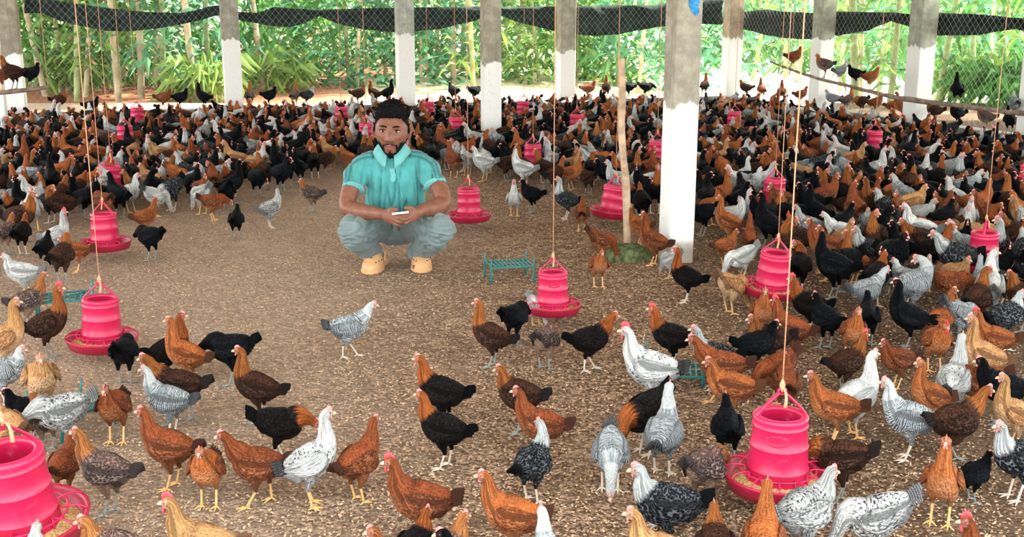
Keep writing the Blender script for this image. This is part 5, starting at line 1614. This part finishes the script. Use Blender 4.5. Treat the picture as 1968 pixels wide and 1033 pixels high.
for rows in ([(716.5, 487.5, .152, .056, .058), (719, 491, .166, .057, .059)], [(804.5, 484.5, .152, .056, .058), (802, 488, .166, .057, .059)]):
    g = Geo(); g.add(*loft(mctrl(rows), 3, 24, (0, 0, 1))[:2]); pbuild(g, 'trouser_cuff', MATS['jeans_grey'], parent=tro)

# --- polo shirt
S = Geo()
S.add(*loft(mctrl([(760, 420, .30, .135, .085), (760, 407, .27, .142, .100), (759, 385, .21, .148, .112), (758, 355, .165, .158, .110), (756, 325, .142, .165, .098), (755, 309, .135, .138, .080), (754, 296, .128, .092, .066), (753, 285, .115, .066, .062)]), 34, 32, (1, 0, 0), 2.3)[:2])
for rows in ([(724, 310, .14, .055, .058), (704, 315, .15, .058, .060), (690, 329, .12, .058, .062), (682, 348, .078, .056, .060), (679, 363, .042, .056, .058)],
             [(784, 308, .14, .055, .058), (804, 312, .15, .058, .060), (820, 325, .12, .058, .062), (830, 342, .078, .056, .060), (836, 356, .042, .056, .058)]):
    S.add(*loft(mctrl(rows), 20, 24, (1, 0, 0))[:2])
V3, N3, F3 = remeshed(S, 0.0055, 3, 'shirt')
pxy = np.array([project(v) for v in V3])
cxp = 756 + (pxy[:, 1] - 300) * 0.02
disp = np.zeros(len(V3))
for i, v in enumerate(V3):
    u_ = (pxy[i, 0] - cxp[i]) / 70.0; w_ = (pxy[i, 1] - 300) / 110.0
    fold = mnoise.noise(Vector((u_ * 4.5 + w_ * 0.5, w_ * 0.9, v[1] * 2))) ; fold2 = mnoise.noise(Vector((u_ * 9 - w_ * 2.0, w_ * 1.8, 4)))
    cre = max(0.0, 1 - abs(fold) * 7) * 0.012 + max(0.0, 1 - abs(fold2) * 6) * 0.006
    disp[i] = (0.030 * (abs(fold) - 0.2) + 0.010 * fold2 - cre) * min(1, max(0.15, w_ * 1.4 + 0.2))
V3 = V3 + N3 * disp[:, None]
# darker stripe running from the collar over each shoulder to the cuff
st_z = np.zeros(len(V3))
for poly in ([M(728, 296, .14), M(700, 298, .15), M(676, 312, .12), M(668, 340, .05), M(668, 368, 0.0)], [M(780, 294, .14), M(808, 296, .15), M(832, 310, .12), M(842, 335, .05), M(846, 356, 0.0)]):
    C = catmull([tuple(p) for p in poly], 60)
    top_only = N3[:, 2] + np.abs(N3[:, 0]) * 0.9 - N3[:, 1] * 0.5
    d2 = np.min(np.linalg.norm(V3[:, None, [0, 2]] - C[None, :, [0, 2]], axis=2), axis=1)
    st_z = np.maximum(st_z, np.where((d2 < 0.020) & (N3[:, 1] < 0.6), np.where((d2 > 0.0055) & (d2 < 0.0135), 0.9, 0.25), 0))
Z = np.zeros((len(V3), 4)); Z[:, 0] = st_z; Z[:, 3] = 1
g = Geo(); g.V = V3.tolist(); g.F = F3; g.M = [0] * len(F3); g.Z = Z.tolist(); g.U = [(0, 0)] * len(V3)
shirt_o = pbuild(g, 'polo_shirt', MATS['polo_teal'], True, True)
for rows in ([(679.5, 361, .046, .0575, .0595), (678.5, 365, .038, .0575, .0595)], [(835.5, 354, .046, .0575, .0595), (837, 358, .038, .0575, .0595)]):
    g = Geo(); g.add(*loft(mctrl(rows), 4, 28, (1, 0, 0))[:2]); pbuild(g, 'sleeve_cuff', MATS['collar_teal'], parent=shirt_o)
# collar
g = Geo()
nb_ = M(753.5, 289, .118)
na, rows_ = 41, 5
vv = []
for side in (0, 1):
    for i in range(na):
        a = R(-90 + 14 + (332) * i / (na - 1))          # opening at the front (-y)
        fr = max(0, math.cos((a + math.pi / 2)))         # 1 at the front
        for r_ in range(rows_):
            f = r_ / (rows_ - 1)
            fall = f ** 1.3
            rad = 0.061 + 0.034 * f + 0.003 * math.sin(f * 3.1)
            z = 0.036 - 0.046 * fall - 0.042 * fall * fr ** 3 - 0.048 * fr ** 2 * (1 - f * 0.4) 
            x_ = rad * math.cos(a) * 1.03; y_ = rad * math.sin(a) * (1.0 + 0.25 * fr * f) - 0.012 * fr
            off_ = 0.0035 if side else 0.0
            vv.append(tuple(nb_ + Vector((x_ * (1 - off_ * 10), y_ * (1 - off_ * 10), z - off_))))
ff = []
for side in (0, 1):
    o_ = side * na * rows_
    for i in range(na - 1):
        for r_ in range(rows_ - 1):
            q = (o_+i*rows_+r_, o_+(i+1)*rows_+r_, o_+(i+1)*rows_+r_+1, o_+i*rows_+r_+1)
            ff.append(q if side else q[::-1])
o_ = na * rows_
for i in range(na - 1):
    e = rows_ - 1
    ff.append((i*rows_+e, (i+1)*rows_+e, o_+(i+1)*rows_+e, o_+i*rows_+e)); ff.append((i*rows_, o_+i*rows_, o_+(i+1)*rows_, (i+1)*rows_))
g.add(vv, ff); pbuild(g, 'collar', MATS['collar_teal'], parent=shirt_o)
# placket following the chest
def chest_pt(px, py):
    d = ray(px, py); best = None
    d_ = np.array(d)
    tt = (V3 - np.array((0, 0, CAMH))) @ d_ / (d_ @ d_)
    q = V3 - (np.array((0, 0, CAMH)) + tt[:, None] * d_)
    near = np.linalg.norm(q, axis=1) < 0.008
    k = np.argmin(np.where(near, tt, 1e9))
    return Vector(V3[k])
pl = [chest_pt(756, y) + Vector((0, -0.002, 0)) for y in (322, 332, 342, 352)]
g = Geo(); g.add(*loft([(*p, 0.013, 0.002) for p in pl], 10, 10, (1, 0, 0), 4)[:2]); pbuild(g, 'placket', MATS['collar_teal'], parent=shirt_o)
for p in pl[1:]:
    g = Geo(); V_, F_ = lathe([(0.0002, 0.002), (0.0035, 0.002), (0.0042, 0.0), (0.004, -0.002)], 12)
    g.add([(p.x + x, p.y - 0.003 - z, p.z + y) for x, y, z in V_], F_); pbuild(g, 'button', MATS['collar_teal'], parent=shirt_o)

# --- clogs
def clog(toe, heel):
    a = Vector((toe[0], toe[1], 0)); b = Vector((heel[0], heel[1], 0)); L = (b - a).length; u = (b - a).normalized(); w = Vector((-u.y, u.x, 0))
    fr = lambda s, x, z: a + u * s + w * x + Vector((0, 0, z))
    prof = [(0.0, .020, .020), (.012, .038, .034), (.04, .050, .052), (.075, .053, .070), (.11, .051, .082), (.135, .048, .084)]
    g = Geo(); n_ = 22; vv = []
    for s, hw_, hh in prof:
        for i in range(n_):
            th = math.pi * i / (n_ - 1)
            vv.append(fr(s, hw_ * math.copysign(abs(math.cos(th)) ** .8, math.cos(th)), .016 + hh * math.sin(th) ** .75))
    for s, hw_, hh in prof[::-1][:1]:
        for i in range(n_):
            th = math.pi * i / (n_ - 1)
            vv.append(fr(s, (hw_ - .006) * math.cos(th), .018 + (hh - .008) * math.sin(th) ** .75))
    m_ = len(prof) + 1
    g.add(vv, [(j*n_+i, j*n_+i+1, (j+1)*n_+i+1, (j+1)*n_+i) for j in range(m_-1) for i in range(n_-1)] + [tuple(range(n_))[::-1]])
    up = pbuild(g, 'clog', MATS['clog_tan'])
    g = Geo(); so = [(-.004, .022), (.01, .042), (.04, .054), (.09, .056), (.15, .046), (.2, .042), (L - .03, .043), (L - .005, .030), (L, .015)]
    k = len(so); vv = []
    for z, inset in ((0.0, .006), (.006, 0), (.018, 0), (.022, .004)):
        ring = [fr(s, x - inset, z) for s, x in so] + [fr(s, -(x - inset), z) for s, x in so[::-1]]
        vv += ring
    n2 = 2 * k
    ff = [(j*n2+i, j*n2+(i+1) % n2, (j+1)*n2+(i+1) % n2, (j+1)*n2+i) for j in range(3) for i in range(n2)] + [tuple(range(n2))[::-1], tuple(3*n2 + i for i in range(n2))]
    g.add(vv, ff); pbuild(g, 'sole', MATS['clog_tan'], False, parent=up)
    g = Geo(); g.add(*loft([(*fr(.12, .052, .055), .008, .004), (*fr(.155, .046, .085), .009, .004), (*fr(.165, 0, .106), .009, .004), (*fr(.155, -.046, .085), .009, .004), (*fr(.12, -.052, .055), .008, .004)], 22, 8, tuple(u), 3)[:2]); pbuild(g, 'strap', MATS['clog_tan'], parent=up)
    for sd in (-1, 1):
        g = Geo(); c = fr(.118, sd * .054, .052); V_, F_ = lathe([(0.0002, .006), (.006, .005), (.008, 0)], 12); g.add([tuple(c + w * sd * z + u * x + Vector((0, 0, y))) for x, y, z in V_], F_); pbuild(g, 'strap_rivet', MATS['clog_tan'], parent=up)
    for s, x in ((.03, -.028), (.03, .028), (.05, -.04), (.05, .04), (.052, 0), (.075, -.046), (.075, .046)):
        j = max(q for q in range(len(prof)) if prof[q][0] <= s); s0, w0, h0_ = prof[j]; s1, w1, h1_ = prof[min(j+1, len(prof)-1)]
        f = (s - s0) / max(1e-6, s1 - s0); ww = w0 + (w1 - w0) * f; hh = h0_ + (h1_ - h0_) * f
        z = .016 + hh * (max(0, 1 - (abs(x) / ww) ** 2.5)) ** .37
        c = fr(s, x, z); nrm = (Vector((0, 0, .7)) - u * .35 + w * (x / ww) * .7).normalized()
        t1 = nrm.orthogonal().normalized(); t2 = nrm.cross(t1)
        g = Geo(); g.add([tuple(c + nrm * .001)] + [tuple(c + t1 * .0048 * math.cos(q * math.pi / 4) + t2 * .0048 * math.sin(q * math.pi / 4) + nrm * .0006) for q in range(8)], [(0, 1 + q, 1 + (q + 1) % 8) for q in range(8)]); pbuild(g, 'vent_hole', MATS['clog_hole'], parent=up)
tl, tr2 = G(710, 528), G(811, 525)
clog((tl.x, tl.y), (tl.x + .03, tl.y + .27)); clog((tr2.x, tr2.y), (tr2.x - .03, tr2.y + .27))
tag(person, 'man in teal polo shirt and grey jeans crouching with a phone in both hands', 'person')

# --- phone in his hands
ph = empty('mobile_phone', M(771, 409.5, -.19))
ph.rotation_euler = (R(-10), R(-6), R(3))
def rbox(a, b, c, r, z0, z1):
    pts = []
    for cx_, cy_, a0 in ((a - r, b - r, 0), (-a + r, b - r, 90), (-a + r, -b + r, 180), (a - r, -b + r, 270)):
        for q in range(5):
            t_ = R(a0 + q * 22.5); pts.append((cx_ + r * math.cos(t_), cy_ + r * math.sin(t_)))
    n_ = len(pts); V_ = [(x, y, z0) for x, y in pts] + [(x, y, z1) for x, y in pts]
    return V_, [(i, (i+1) % n_, n_ + (i+1) % n_, n_ + i) for i in range(n_)] + [tuple(range(n_))[::-1], tuple(n_ + i for i in range(n_))]
g = Geo(); g.add(*rbox(.040, .075, 0, .010, -.005, .005)); g.build('case', MATS['phone_silver'], ph, False)
g = Geo(); g.add(*rbox(.0365, .071, 0, .008, .005, .0056)); g.build('screen', MATS['phone_glass'], ph, False)
tag(ph, 'silver phone held flat in the crouching man\'s hands', 'phone')
